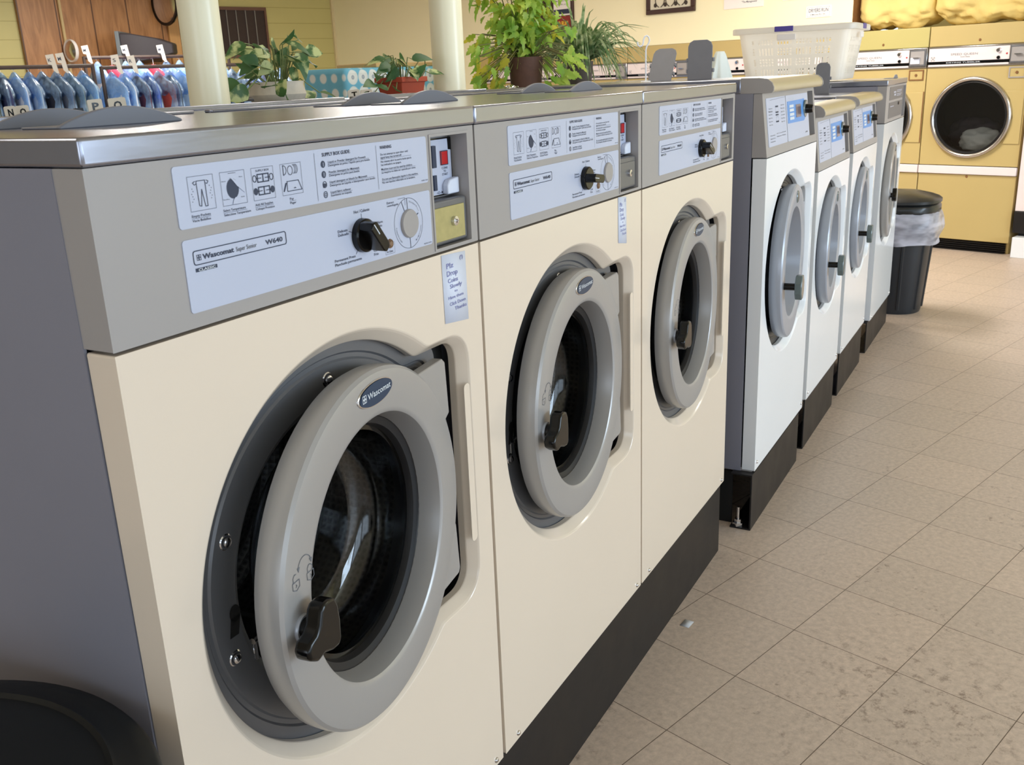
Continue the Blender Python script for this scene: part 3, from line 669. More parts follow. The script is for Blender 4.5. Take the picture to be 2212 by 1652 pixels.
# ------------------------------------------------------------------ steel bases
def steel_base(x0, x1, y0, z1, depth, label, bolt=False):
    root = empty('steel_base', ((x0 + x1) / 2, y0 + depth / 2, 0), 0, label, 'machine base', 'black steel bases under the washers')
    ox, oy = -(x0 + x1) / 2, -(y0 + depth / 2); t = .006
    for i, (ya, yb, s_) in enumerate(((y0, y0 + t, 1), (y0 + depth - t, y0 + depth, -1))):
        m = MB(); fl = .075
        poly = [(ya, 0), (ya, z1), (ya + s_ * fl, z1), (ya + s_ * fl, z1 - t), (ya + s_ * t, z1 - t), (ya + s_ * t, t), (ya + s_ * fl * 1.0, t), (ya + s_ * fl * 1.0, 0)] if s_ > 0 else [(yb, 0), (yb, z1), (yb - fl, z1), (yb - fl, z1 - t), (yb - t, z1 - t), (yb - t, t), (yb - fl, t), (yb - fl, 0)]
        m.prism(poly, x0, x1, 'x'); m.build('channel', M_['base'], root, (ox, oy, 0), smooth=False, bev=.0012)
    m = MB(); m.box(x0 + .04, x0 + .046, y0 + .08, y0 + depth - .08, 0, z1 - .01); m.build('interior_shade_sheet', M_['void'], root, (ox, oy, 0))  # dark sheet that paints the shade inside the open base end
    if bolt:
        m = MB(); m.lathe([(.0001, .075), (.005, .075), (.005, .03), (.013, .03), (.013, .018), (.02, .018), (.02, .006)], x0 + .02, 0, y0 + .05, 6, 'z')
        m.build('anchor_bolt', M_['chrome'], root, (ox, oy, 0))
steel_base(-.01, 2.246, .012, ZB1 - .0006, .75, 'long black steel base under the three cream washers')
steel_base(2.433, 3.135, -.046, .2116, .70, 'black steel base under the first white washer, bolt at its open end', True)
steel_base(3.275, 3.895, -.040, .2216, .70, 'black steel base under the second white washer')
steel_base(4.04, 4.665, -.036, .2216, .70, 'black steel base under the third white washer')
steel_base(4.85, 5.615, -.036, .1776, .70, 'black steel base under the last white washer, next to the bin')

# ------------------------------------------------------------------ room shell
def floor_mat():
    m = mat('vinyl_tile_floor', (186, 166, 144), .42); nt = m.node_tree; b = nt.nodes['Principled BSDF']; N = nt.nodes.new; L = nt.links.new
    tc = N('ShaderNodeTexCoord')
    br = N('ShaderNodeTexBrick'); br.offset = 0; br.squash = 1
    br.inputs['Scale'].default_value = 1; br.inputs['Brick Width'].default_value = .3048; br.inputs['Row Height'].default_value = .3048
    br.inputs['Mortar Size'].default_value = .0013; br.inputs['Mortar Smooth'].default_value = .3
    br.inputs['Color1'].default_value = srgb(197, 178, 162); br.inputs['Color2'].default_value = srgb(189, 172, 157); br.inputs['Mortar'].default_value = srgb(96, 80, 66)
    L(tc.outputs['Object'], br.inputs['Vector'])
    mp = N('ShaderNodeMapping'); mp.inputs['Scale'].default_value = (1, 1, 1); L(tc.outputs['Object'], mp.inputs[0])
    n1 = N('ShaderNodeTexNoise'); n1.inputs['Scale'].default_value = 55; n1.inputs['Detail'].default_value = 6; n1.inputs['Roughness'].default_value = .7; L(mp.outputs[0], n1.inputs['Vector'])
    r1_ = N('ShaderNodeMapRange'); r1_.inputs[1].default_value = .3; r1_.inputs[2].default_value = .7; r1_.inputs[3].default_value = .78; r1_.inputs[4].default_value = 1.14; L(n1.outputs[0], r1_.inputs[0])
    mx = N('ShaderNodeMix'); mx.data_type = 'RGBA'; mx.blend_type = 'MULTIPLY'; mx.inputs[0].default_value = 1
    L(br.outputs['Color'], mx.inputs[6]); L(r1_.outputs[0], mx.inputs[7])
    v = N('ShaderNodeTexNoise'); v.inputs['Scale'].default_value = 150; v.inputs['Detail'].default_value = 2; L(tc.outputs['Object'], v.inputs['Vector'])
    cr = N('ShaderNodeValToRGB'); cr.color_ramp.elements[0].position = .69; cr.color_ramp.elements[0].color = (0, 0, 0, 1); cr.color_ramp.elements[1].position = .76; cr.color_ramp.elements[1].color = (.45, .45, .45, 1); L(v.outputs[0], cr.inputs[0])
    mx2 = N('ShaderNodeMix'); mx2.data_type = 'RGBA'; L(cr.outputs[0], mx2.inputs[0]); L(mx.outputs[2], mx2.inputs[6]); mx2.inputs[7].default_value = srgb(214, 196, 172)
    # worn dirty patches
    g1 = N('ShaderNodeTexNoise'); g1.inputs['Scale'].default_value = 2.1; g1.inputs['Detail'].default_value = 2; L(tc.outputs['Object'], g1.inputs['Vector'])
    g2 = N('ShaderNodeTexNoise'); g2.inputs['Scale'].default_value = 26; g2.inputs['Detail'].default_value = 5; g2.inputs['Roughness'].default_value = .75; L(tc.outputs['Object'], g2.inputs['Vector'])
    c1 = N('ShaderNodeMapRange'); c1.inputs[1].default_value = .50; c1.inputs[2].default_value = .66; L(g1.outputs[0], c1.inputs[0])
    c2 = N('ShaderNodeMapRange'); c2.inputs[1].default_value = .57; c2.inputs[2].default_value = .70; L(g2.outputs[0], c2.inputs[0])
    ml = N('ShaderNodeMath'); ml.operation = 'MULTIPLY'; L(c1.outputs[0], ml.inputs[0]); L(c2.outputs[0], ml.inputs[1])
    # scuffed stains in front of the cream washers
    sp = N('ShaderNodeVectorMath'); sp.operation = 'DISTANCE'; L(tc.outputs['Object'], sp.inputs[0]); sp.inputs[1].default_value = STAIN
    c3 = N('ShaderNodeMapRange'); c3.inputs[1].default_value = .42; c3.inputs[2].default_value = .12; L(sp.outputs['Value'], c3.inputs[0])
    c4 = N('ShaderNodeMapRange'); c4.inputs[1].default_value = .53; c4.inputs[2].default_value = .68; L(g2.outputs[0], c4.inputs[0])
    m2 = N('ShaderNodeMath'); m2.operation = 'MULTIPLY'; L(c3.outputs[0], m2.inputs[0]); L(c4.outputs[0], m2.inputs[1])
    ad = N('ShaderNodeMath'); ad.operation = 'MAXIMUM'; L(ml.outputs[0], ad.inputs[0]); L(m2.outputs[0], ad.inputs[1])
    sc_ = N('ShaderNodeMath'); sc_.operation = 'MULTIPLY'; sc_.inputs[1].default_value = .8; L(ad.outputs[0], sc_.inputs[0])
    mx3 = N('ShaderNodeMix'); mx3.data_type = 'RGBA'; L(sc_.outputs[0], mx3.inputs[0]); L(mx2.outputs[2], mx3.inputs[6]); mx3.inputs[7].default_value = srgb(98, 80, 68)
    L(mx3.outputs[2], b.inputs['Base Color'])
    bp = N('ShaderNodeBump'); bp.inputs['Strength'].default_value = .25; bp.inputs['Distance'].default_value = .001; L(br.outputs['Fac'], bp.inputs['Height']); bp.invert = True
    L(bp.outputs[0], b.inputs['Normal'])
    return m
TX, TY = 1.5730, -.2412
_d = Vector((1.67 - TX, -.68 - TY, 0)); STAIN = (cR * _d.x + sR * _d.y, -sR * _d.x + cR * _d.y, 0)
m = MB(); m.quad((-9, -9, 0), (13, -9, 0), (13, 15, 0), (-9, 15, 0))
fl = m.build('floor', floor_mat(), smooth=False); fl.location = (TX, TY, 0); fl.rotation_euler = (0, 0, YAW); fl['kind'] = 'structure'

def boards_mat(name, col, pitch, dark, horiz=True, noise=.05):
    m = mat(name, col, .55); nt = m.node_tree; b = nt.nodes['Principled BSDF']; N = nt.nodes.new; L = nt.links.new
    tc = N('ShaderNodeTexCoord'); sx = N('ShaderNodeSeparateXYZ'); L(tc.outputs['Object'], sx.inputs[0])
    dv = N('ShaderNodeMath'); dv.operation = 'DIVIDE'; dv.inputs[1].default_value = pitch; L(sx.outputs['Z' if horiz else 'X'], dv.inputs[0])
    fr = N('ShaderNodeMath'); fr.operation = 'FRACT'; L(dv.outputs[0], fr.inputs[0])
    lt = N('ShaderNodeMath'); lt.operation = 'LESS_THAN'; lt.inputs[1].default_value = .035; L(fr.outputs[0], lt.inputs[0])
    n = N('ShaderNodeTexNoise'); n.inputs['Scale'].default_value = 3; n.inputs['Detail'].default_value = 5; L(tc.outputs['Object'], n.inputs['Vector'])
    mx = N('ShaderNodeMix'); mx.data_type = 'RGBA'; c = srgb(*col); mx.inputs[6].default_value = tuple(x * (1 - noise) for x in c[:3]) + (1,); mx.inputs[7].default_value = tuple(x * (1 + noise) for x in c[:3]) + (1,); L(n.outputs[0], mx.inputs[0])
    m2 = N('ShaderNodeMix'); m2.data_type = 'RGBA'; L(lt.outputs[0], m2.inputs[0]); L(mx.outputs[2], m2.inputs[6]); m2.inputs[7].default_value = srgb(*dark); L(m2.outputs[2], b.inputs['Base Color'])
    return m
M_['wallfar'] = mat('yellow_wall_paint', (252, 244, 206), .7, noise=.02, nscale=2)
M_['wallleft'] = boards_mat('olive_yellow_boards', (204, 194, 128), .2, (170, 158, 92))
M_['ceil'] = mat('ceiling_paint', (232, 222, 196), .8, noise=.03)
M_['trim'] = mat('cream_trim', (222, 205, 160), .6, noise=.03)

def rbox(name, a0, a1, d0, d1, z0, z1, m_, parent=None):
    m = MB(); cx, cd = (a0 + a1) / 2, (d0 + d1) / 2
    m.box(a0 - cx, a1 - cx, d0 - cd, d1 - cd, z0, z1)
    o = m.build(name, m_, parent); p = RW(cx, cd); o.location = p; o.rotation_euler = (0, 0, YAW); o['kind'] = 'structure'
    return o
H_ = 3.05
rbox('ceiling', -5.1, XD + 1.0, WIN_D - .1, DL + .1, H_, H_ + .1, M_['ceil'])
rbox('wall_far', XD, XD + .1, 3.33, DL + .1, 1.824, H_, M_['wallfar'])
rbox('wall_far', XD, XD + .1, 8.275, DL, 0, 1.824, M_['wallfar'])
rbox('wall_far', XD + .9, XD + 1.0, WIN_D, 3.33, 0, H_, M_['wallfar'])
rbox('wall_left', -5.1, XD + .1, DL, DL + .1, 0, H_, M_['wallleft'])
M_['plain'] = mat('grey_white_paint', (206, 206, 204), .7, noise=.02)
rbox('wall_back', -5.1, -5.0, -.8, DL, 0, H_, M_['plain'])
rbox('wall_back', -5.1, -5.0, WIN_D, -.8, 2.7, H_, M_['plain'])
rbox('wall_back', -5.1, -5.0, WIN_D, -4.4, 0, 2.7, M_['plain'])
xs = [-5.1] + [v for w_ in WINS for v in w_] + [XD + 1.0]
for i in range(0, len(xs), 2): rbox('wall_right', xs[i], xs[i + 1], WIN_D - .1, WIN_D, 0, H_, M_['plain'])
for a0, a1 in WINS:
    rbox('wall_right', a0, a1, WIN_D - .1, WIN_D, 0, .7, M_['plain']); rbox('wall_right', a0, a1, WIN_D - .1, WIN_D, 2.8, H_, M_['plain'])
rbox('trim_1', XD - .035, XD - .001, DL - .035, DL - .001, 0, H_, M_['trim'])
M_['alu'] = mat('aluminium_frame', (150, 150, 152), .35, metal=.8, noise=.04)
M_['pane'] = glass('window_glass', (240, 245, 245))
for i, (a0, a1) in enumerate(WINS):
    wdw = empty('window_%d' % (i + 1), RW((a0 + a1) / 2, WIN_D - .05, .7), YAW); wdw['kind'] = 'structure'
    h = (a1 - a0) / 2; m = MB()
    for q in ((-h, h, 0, .06), (-h, h, 2.04, 2.1), (-h, -h + .06, .06, 2.04), (h - .06, h, .06, 2.04), (-.03, .03, .06, 2.04)): m.box(q[0], q[1], -.03, .03, q[2], q[3])
    m.build('window_frame', M_['alu'], wdw)
for i, (a, d) in enumerate(LAMPS):
    t = empty('added_ceiling_lamp', RW(a, d, H_), YAW, 'flat fluorescent ceiling lamp added out of view to light the room', 'ceiling lamp', 'added ceiling lamps')
    m = MB(); m.box(-.62, .62, -.3, .3, -.09, 0); m.build('lamp_housing', M_['white'], t, bev=.01)
    m = MB(); m.box(-.58, .58, -.26, .26, -.10, -.088); m.build('diffuser', mat('lit_diffuser_%d' % i, (255, 246, 224), .5, emis=(255, 244, 220, 2.0)), t)

# ------------------------------------------------------------------ dryers in the far wall
M_['dry'] = mat('harvest_gold_enamel', (196, 174, 116), .35, noise=.05, nscale=3)
M_['dry2'] = mat('olive_gold_enamel', (190, 178, 114), .35, noise=.05, nscale=3)
M_['dryw'] = mat('white_control_strip', (240, 228, 228), .3, noise=.03)
M_['ringc'] = mat('satin_chrome_ring', (196, 192, 188), .22, metal=1, noise=.05)
M_['rust'] = mat('rusty_edge', (130, 88, 48), .7, noise=.3, nscale=40)
M_['dglass'] = glass('dryer_glass', (238, 238, 238))
def dryer(k):
    d0 = 1.827 + .805 * (k + 1); lab = ['gold dryer with white laundry behind its porthole, rightmost in the far wall',
        'second gold dryer from the right in the far wall, partly behind the black bin'][k] if k < 2 else 'gold dryer in the far wall, ' + ['', '', 'mostly hidden behind the laundry basket', 'left of the basket, behind the draped cloth', 'seen between the two open supply lids', 'seen behind the wire hook', 'seen behind the spider plant', 'leftmost one, beside the farther column'][k]
    t = empty('tumble_dryer', RW(XD, d0), YAW - PI / 2, lab, 'clothes dryer', 'gold dryers in the far wall'); W = .80; g = M_['dry']
    full = k < 3
    m = MB(); m.box(.004, W, .02, .72, .004, 1.815)
    if full:
        m = MB()
        for q in ((.004, .012, .03, .72, .09, 1.815), (W - .008, W, .03, .72, .09, 1.815), (.012, W - .008, .71, .72, .09, 1.815), (.012, W - .008, .03, .71, 1.805, 1.815), (.012, W - .008, .03, .71, .0, .09)): m.box(*q)
    m.build('cabinet', g, t)
    m = MB(); m.box(.003, W, 0, .03, 1.664, 1.822); m.build('top_panel', M_['dry2'] if k == 1 else g, t, bev=.004)
    m = MB(); m.lathe([(.0001, -.004), (.009, -.004), (.011, 0)], .407, 1.701, 0, 14); m.build('panel_lock', M_['rust'], t)
    m = MB(); m.box(.003, W, -.012, .03, 1.499, 1.661); cs = m.build('control_strip', M_['ringc'], t, bev=.004)
    m = MB(); m.box(.012, .648, -.0135, -.011, 1.508, 1.648); m.build('strip_plate', M_['dryw'], cs)
    m = MB(); m.box(.004, .785, -.0142, -.0134, 1.522, 1.546)
    m.build('black_stripe', M_['black'], cs)
    m = MB(); text(m, 'SPEED QUEEN', .19, 1.590, .016, .405, -.0145, bold=.0); text(m, 'Solid State', .27, 1.573, .009, .345, -.0145)
    lx, lz = .047, 1.567
    for sx in (-1, 1):
        for sz in (-1, 1): line(m, [(lx + sx * .014, lz + sz * .004), (lx + sx * .014, lz + sz * .014), (lx + sx * .004, lz + sz * .014)], .003, -.0145)
    line(m, [(lx - .007, lz - .007), (lx + .007, lz + .007)], .003, -.0145); line(m, [(lx - .007, lz + .007), (lx + .007, lz - .007)], .003, -.0145)
    m.build('strip_lettering', M_['inkgrey'], cs, smooth=False)
    m = MB(); text(m, 'DRYING TUMBLER', .16, 1.530, .008, .43, -.0150); m.build('stripe_lettering', M_['inkwhite'], cs, smooth=False)
    m = MB(); m.lathe([(.0001, -.018), (.014, -.018), (.019, -.006), (.022, 0)], .565, 1.616, -.013, 20); m.build('timer_knob', M_['chrome'], cs)
    m = MB(); m.lathe([(.0001, -.010), (.012, -.010), (.014, 0)], .567, 1.561, -.013, 16); m.build('push_knob', M_['black'], cs)
    m = MB(); m.lathe([(.0001, -.006), (.006, -.004), (.008, 0)], .628, 1.589, -.013, 12); m.build('pilot_lamp', M_['red'], cs)
    m = MB(); m.box(.655, .79, -.02, 0, 1.515, 1.648); cm_ = m.build('coin_slide', M_['plate'], t, bev=.003)
    m = MB(); m.box(.665, .78, -.0225, -.019, 1.528, 1.635); m.build('coin_plate', M_['panel'], cm_)
    m = MB(); m.box(.695, .745, -.045, -.022, 1.578, 1.586); m.build('coin_tongue', M_['chrome'], cm_)
    if k == 1: m = MB(); m.box(.668, .745, -.03, -.0225, 1.535, 1.585); m.build('taped_note', M_['paper'], cm_)
    m = MB(); fr = ((.655, .78, 1.402, 1.411), (.655, .78, 1.477, 1.486), (.655, .664, 1.411, 1.477), (.771, .78, 1.411, 1.477))
    for q in fr: m.box(q[0], q[1], -.008, 0, q[2], q[3])
    cf = m.build('coin_box_frame', M_['rust'] if k == 1 else M_['panel'], t)
    m = MB(); m.box(.664, .771, -.004, 0, 1.411, 1.477); m.build('coin_box_door', g, t)
    m = MB(); m.lathe([(.0001, -.006), (.010, -.006), (.012, 0)], .716, 1.443, -.004, 14); m.build('coin_box_lock', M_['rust'], t)
    cx, cz = .392, 1.098
    ci = [(cx + .300 * math.cos(2 * PI * i / 64), cz + .300 * math.sin(2 * PI * i / 64)) for i in range(64)]
    m = MB(); O = [(.003, .712), (W, .712), (W, 1.496), (.003, 1.496)]
    m.holed(O, [ci], 0); m.strip([(x, 0, z) for x, z in O], [(x, .03, z) for x, z in O]); m.strip([(x, 0, z) for x, z in ci], [(x, .03, z) for x, z in ci])
    m.build('front_panel', g, t, ang=30)
    if full:
        m = MB(); m.lathe([(.30, .03), (.34, .05), (.34, .60), (.32, .62), (.001, .62)], cx, cz, 0, 48, uv=True); m.build('drum', M_['void'], t)
    m = MB(); m.lathe([(.322, 0), (.326, -.012), (.320, -.026), (.308, -.034), (.297, -.030), (.290, -.018), (.286, -.006)], cx, cz, 0, 72); m.build('door_ring', M_['ringc'], t, ang=60)
    m = MB(); m.lathe([(.288, -.008), (.277, -.014), (.272, -.006)], cx, cz, 0, 64); m.build('glass_seal', M_['blackm'], t)
    m = MB(); m.lathe([(.0001, -.008), (.274, -.008)], cx, cz, 0, 64); m.lathe([(.0001, -.004), (.274, -.004)], cx, cz, 0, 64); m.build('porthole_glass', M_['dglass'], t)
    m = MB(); m.prism([(.665, .892), (.79, .892), (.79, 1.304), (.640, 1.304), (cx + .328 * math.cos(.45), cz + .328 * math.sin(.45)), (cx + .329, cz), (cx + .328 * math.cos(-.45), cz + .328 * math.sin(-.45))], -.008, .0); m.build('door_hinge_panel', g, t, bev=.002)
    if k == 1: m = MB(); m.box(.79, .797, -.006, 0, .89, 1.31); m.build('rusted_hinge_strip', M_['rust'], t)
    m = MB(); m.box(.003, W, -.016, .02, .640, .706); m.build('bumper_strip', M_['dryw'], t, bev=.004)
    m = MB(); m.box(.003, W, 0, .03, .092, .636); m.build('lower_panel', g, t, bev=.004)
    m = MB(); m.lathe([(.0001, -.006), (.009, -.004), (.011, 0)], .41, .622, 0, 12); m.build('panel_lock', M_['rust'], t)
    m = MB(); m.box(.02, .775, .03, .05, .0, .09)
    for q in range(5): m.prism([(.004, .004 + q * .0172), (.03, .0155 + q * .0172), (.03, .019 + q * .0172), (.002, .008 + q * .0172)], .02, .775, 'x')
    m.build('kick_grille', M_['base'], t, smooth=False)
    return t
for k in range(8): dryer(k)
# laundry seen through the porthole of the nearest dryer
def blob(name, m_, loc, s, seed, label, cat, group=None, rz=YAW, n=24, rough=.25, parent=None):
    random.seed(seed); bm = bmesh.new(); bmesh.ops.create_icosphere(bm, subdivisions=4, radius=1)
    from mathutils import noise
    for v in bm.verts:
        p = v.co.copy(); q = noise.fractal(p * 1.7 + Vector((seed, 0, 0)), 1, 2, 4) * rough + noise.noise(p * 5 + Vector((0, seed, 0))) * rough * .4
        v.co = p * (1 + q); v.co.x *= s[0]; v.co.y *= s[1]; v.co.z *= s[2]
        if v.co.z < -s[2] * .72: v.co.z = -s[2] * .72
    me = bpy.data.meshes.new(name); bm.to_mesh(me); bm.free(); me.materials.append(m_); me.polygons.foreach_set('use_smooth', [True] * len(me.polygons))
    o = bpy.data.objects.new(name, me); C.objects.link(o); o.location = loc; o.rotation_euler = (0, 0, rz)
    if parent: o.parent = parent
    return setp(o, label, cat, group)
M_['towel'] = mat('white_cloth', (222, 228, 224), .85, noise=.05, nscale=10, bump=.2, bscale=40)
M_['darkcloth'] = mat('dark_laundry', (58, 54, 66), .9, noise=.4, nscale=5, bump=.2, bscale=30)
blob('laundry_pile', M_['towel'], RW(XD + .145, 2.632 - .47, .905), (.10, .17, .10), 3, 'white laundry lying in the drum of the rightmost dryer', 'laundry')
blob('laundry_pile', M_['darkcloth'], RW(XD + .42, 2.632 - .38, .95), (.12, .22, .14), 5, 'dark laundry heaped behind the white laundry in the rightmost dryer', 'laundry')

# white cabinet right of the dryers
t = empty('vending_cabinet', RW(XD, 1.805), YAW - PI / 2, 'white cabinet with a black plinth band at the right edge, beside the gold dryers', 'cabinet')
m = MB(); m.box(0, .75, -.02, .6, .365, 2.0); m.build('cabinet_body', M_['dryw'], t, bev=.004)
m = MB(); m.box(.0, .75, -.03, .6, .19, .363); m.build('black_band', M_['base'], t, bev=.003)
m = MB(); m.box(.03, .75, -.10, .6, .0, .165); m.build('foot_block', M_['white'], t, bev=.003)
m = MB(); m.box(.04, .75, .0, .6, .165, .19); m.build('plinth_gap', M_['void'], t)

# insulation on the dryers
def insul_mat():
    m = mat('yellow_glass_wool', (232, 206, 130), .95, noise=.25, nscale=5, bump=.9, bscale=28); return m
M_['wool'] = insul_mat()
def batt(d0, d1, z0, seed, label):
    from mathutils import noise
    L_ = d0 - d1; m = MB(); rings = []; n = 56
    for i in range(31):
        s_ = i / 30; x = L_ * s_; e = min(1, .72 + 2.2 * min(s_, 1 - s_)) ** .8; ring = []
        for k in range(n):
            a = 2 * PI * k / n; c_, s2 = math.cos(a), math.sin(a)
            rx = .20 * e * abs(c_) ** .6 * (1 if c_ > 0 else -1); rz = .25 * e * abs(s2) ** .6 * (1 if s2 > 0 else -1)
            q = 1 + .20 * noise.noise(Vector((x * 6, c_ * 2 + seed, s2 * 2))) + .12 * noise.noise(Vector((x * 16, c_ * 5, s2 * 5 + seed)))
            ring.append((x, .24 + rx * q, max(z0 + .25 + rz * q, z0 - .015)))
        rings.append(ring)
    m.loft(rings); t = m.build('insulation_roll', M_['wool'], None, (-L_ / 2, -.24, -z0), ang=80)
    p = RW(XD + .24, (d0 + d1) / 2, z0); t.location = p; t.rotation_euler = (0, 0, YAW - PI / 2)
    return setp(t, label, 'insulation', 'yellow insulation on the dryers')
batt(3.30, 2.66, 1.842, 1, 'roll of yellow insulation on the dryers, left one beside the yellow wall')
batt(2.64, 1.84, 1.845, 9, 'longer roll of yellow insulation lying on the rightmost dryer')
m = MB(); m.box(-.02, .0, 0, .5, 1.823, H_ - .01); o = m.build('trim_2', M_['rust']); o.location = RW(XD + .001, 3.325); o.rotation_euler = (0, 0, YAW - PI / 2); o['kind'] = 'structure'

# ------------------------------------------------------------------ signs and pictures on the far wall
M_['signw'] = mat('white_sign_card', (246, 240, 236), .5, noise=.02)
M_['walnut'] = mat('dark_walnut_frame', (62, 36, 30), .4, noise=.2, nscale=14, bump=.1)
M_['iron'] = mat('scroll_iron', (60, 48, 40), .5, noise=.2)
M_['linen'] = mat('pale_linen', (226, 218, 196), .8, noise=.06, nscale=60)
M_['posterred'] = mat('dark_red_print', (140, 40, 36), .5, noise=.2, nscale=12)
M_['yel'] = mat('yellow_print', (240, 204, 60), .5, noise=.05)
M_['orange'] = mat('orange_print', (232, 150, 66), .5, noise=.35, nscale=16)
def wall_sign(name, d0, d1, z0, z1, label, cat, thick=.006, m_=None):
    t = empty(name, RW(XD - .0005, d0, z0), YAW - PI / 2, label, cat)
    m = MB(); m.box(0, d0 - d1, -thick, 0, 0, z1 - z0); m.build('board', m_ or M_['signw'], t)
    return t
t = wall_sign('wall_sign', 3.775, 3.533, 1.968, 2.064, 'white sign with a thin border reading DRYERS RUN', 'sign')
m = MB(); text(m, 'DRYERS RUN', .026, .045, .030, .216, -.0066); text(m, '6 Minutes For 25c', .042, .020, .011, .19, -.0066); line(m, [(.012, .010), (.230, .010), (.230, .086), (.012, .086)], .0016, -.0066, True); m.build('sign_lettering', M_['ink'], t, smooth=False)
t = wall_sign('wall_sign', 4.655, 4.222, 2.105, 2.40, 'larger white sign signed The Management, left of the dryers sign', 'sign')
m = MB(); text(m, '"The Management"', .20, .045, .016, .37, -.0066); text(m, 'CLOTHES LEFT', .03, .09, .034, .36, -.0066); text(m, 'NOT RESPONSIBLE', .03, .15, .034, .40, -.0066); m.build('sign_lettering', M_['ink'], t, smooth=False)
t = wall_sign('wall_sign', 4.02, 3.80, 2.135, 2.33, 'small white notice above the dryers sign, only its lower edge showing', 'sign')
def framed(name, d0, d1, z0, z1, fw, label, cat):
    t = empty(name, RW(XD - .0005, d0, z0), YAW - PI / 2, label, cat); W = d0 - d1; H = z1 - z0; m = MB()
    for q in ((0, W, 0, fw), (0, W, H - fw, H), (0, fw, fw, H - fw), (W - fw, W, fw, H - fw)): m.box(q[0], q[1], -.03, 0, q[2], q[3])
    m.build('frame', M_['walnut'], t, bev=.004); return t, W, H
t, W, H = framed('framed_art', 5.585, 4.985, 2.12, 2.62, .045, 'dark walnut frame with scrolled ironwork on pale linen', 'picture')
m = MB(); m.box(.04, W - .04, -.012, 0, .04, H - .04); m.build('linen_panel', M_['linen'], t)
m = MB()
for c0 in (.17, .30, .43):
    for s_ in (-1, 1):
        m.tube([(c0 + s_ * (.012 + .045 * math.sin(a)), -.018, .065 + .02 * a + .035 * (1 - math.cos(a))) for a in [i * .35 for i in range(11)]], .004, 6)
for c0 in (.11, .235, .365, .49): m.lathe([(.0001, -.004), (.018, -.003), (.022, 0)], c0, .085, -.014, 7)
m.tube([(.05, -.018, .25), (W - .05, -.018, .25)], .004, 6); m.build('iron_scrollwork', M_['iron'], t)
t, W, H = framed('notice_board', 7.30, 6.60, 1.93, 2.75, .035, 'dark framed notice board with posters, behind the big leafy plant', 'notice board')
m = MB(); m.box(.03, W - .03, -.012, 0, .03, H - .03); m.build('backing', M_['walnut'], t)
m = MB(); m.box(W - .30, W - .045, -.015, -.012, .27, .62); p_ = m.build('white_poster', M_['signw'], t)
m = MB()
for i in range(6): text(m, ('ALL DAY', 'Open Daily', 'Wash and fold service', 'per pound', 'Mon thru Sat', 'Thank you')[i], W - .27, .56 - i * .036, .013, W - .08, -.0156)
m.box(W - .295, W - .05, -.0158, -.015, .285, .335); m.build('poster_lettering', M_['ink'], p_, smooth=False)
m = MB(); m.box(W - .30, W - .045, -.015, -.012, .045, .262); p_ = m.build('red_poster', M_['posterred'], t)
m = MB(); text(m, 'CO RUN', W - .27, .165, .045, W - .085, -.0158, bold=.03); text(m, 'SALE!', W - .17, .118, .028, W - .06, -.0158); m.build('poster_lettering', M_['yel'], p_, smooth=False)
m = MB(); m.box(W - .295, W - .05, -.0156, -.015, .05, .10); m.build('poster_picture', M_['orange'], p_)

# ------------------------------------------------------------------ behind the washer row
M_['lam'] = mat('grey_laminate', (150, 146, 140), .5, noise=.05)
M_['col'] = mat('cream_pipe_paint', (248, 240, 208), .3, noise=.03, nscale=5, bump=.02, bscale=30)
M_['wire'] = mat('white_coated_wire', (236, 236, 240), .35, noise=.03)
bh = empty('service_counter', (1.9, 1.12, 0), 0, 'long low service counter with a stainless top, standing behind the washer row under the plants', 'counter')
m = MB(); m.box(-2.1, 2.1, -.21, .20, 0, 1.49); m.build('counter_body', M_['lam'], bh)
m = MB(); m.box(-2.11, 2.11, -.225, .22, 1.49, 1.511); m.build('stainless_top', M_['steel'], bh, bev=.004)
m = MB(); m.box(-.36, 2.11, -.222, -.12, 1.5112, 1.527); m.build('raised_ledge', M_['steel'], bh, bev=.003)
m = MB(); m.tube([(-.36, -.15, 1.524), (-.42, -.14, 1.530), (-.50, -.10, 1.536), (-.56, -.02, 1.538)], .005, 8); m.build('curved_rail', M_['steel'], bh)
def pillar(x, y, rad, z0, label):
    t = empty('round_column', (x, y, z0), 0, label, 'column', 'cream painted columns')
    m = MB(); m.lathe([(rad, 0), (rad, H_ - z0)], 0, 0, 0, 40, 'z'); m.build('shaft', M_['col'], t, ang=60)
    m = MB(); m.lathe([(rad, 0), (rad + .003, 0), (rad + .003, .012), (rad, .014)], 0, 0, 0, 40, 'z'); m.build('base_collar', M_['col'], t)
pillar(1.128, .965, .0475, 1.511, 'cream round column nearer the camera, rising behind the first washer')
pillar(2.215, .965, .0540, 1.5115, 'cream round column between the small red planter and the big leafy plant')

# wire shelf with letter cards
ws = empty('wire_shelf', (2.1, 2.12, 0), 0, 'white wire shelf behind the plants, letter cards clipped along its front', 'shelf')
m = MB()
for i in range(56): m.tube([(-1.1 + i * .04, -.15, 1.492), (-1.1 + i * .04, .15, 1.492)], .0022, 5)
m.build('shelf_wires', M_['wire'], ws); ws_w = [c for c in C.objects if c.parent == ws][0]; ws_w['kind'] = 'stuff'
m = MB(); m.box(-1.12, 1.12, -.158, -.150, 1.478, 1.500); m.build('front_rail', M_['wire'], ws, bev=.002)
m = MB(); m.box(-1.12, 1.12, .150, .158, 1.478, 1.500); m.build('back_rail', M_['wire'], ws, bev=.002)
for x in (-1.1, 1.1):
    for y in (-.14, .14):
        m = MB(); m.tube([(x, y, 0), (x, y, 1.48)], .012, 10); m.build('leg', M_['wire'], ws)
ZTC = 1.5116
M_['ivory'] = mat('ivory_card', (224, 219, 208), .5, noise=.03)
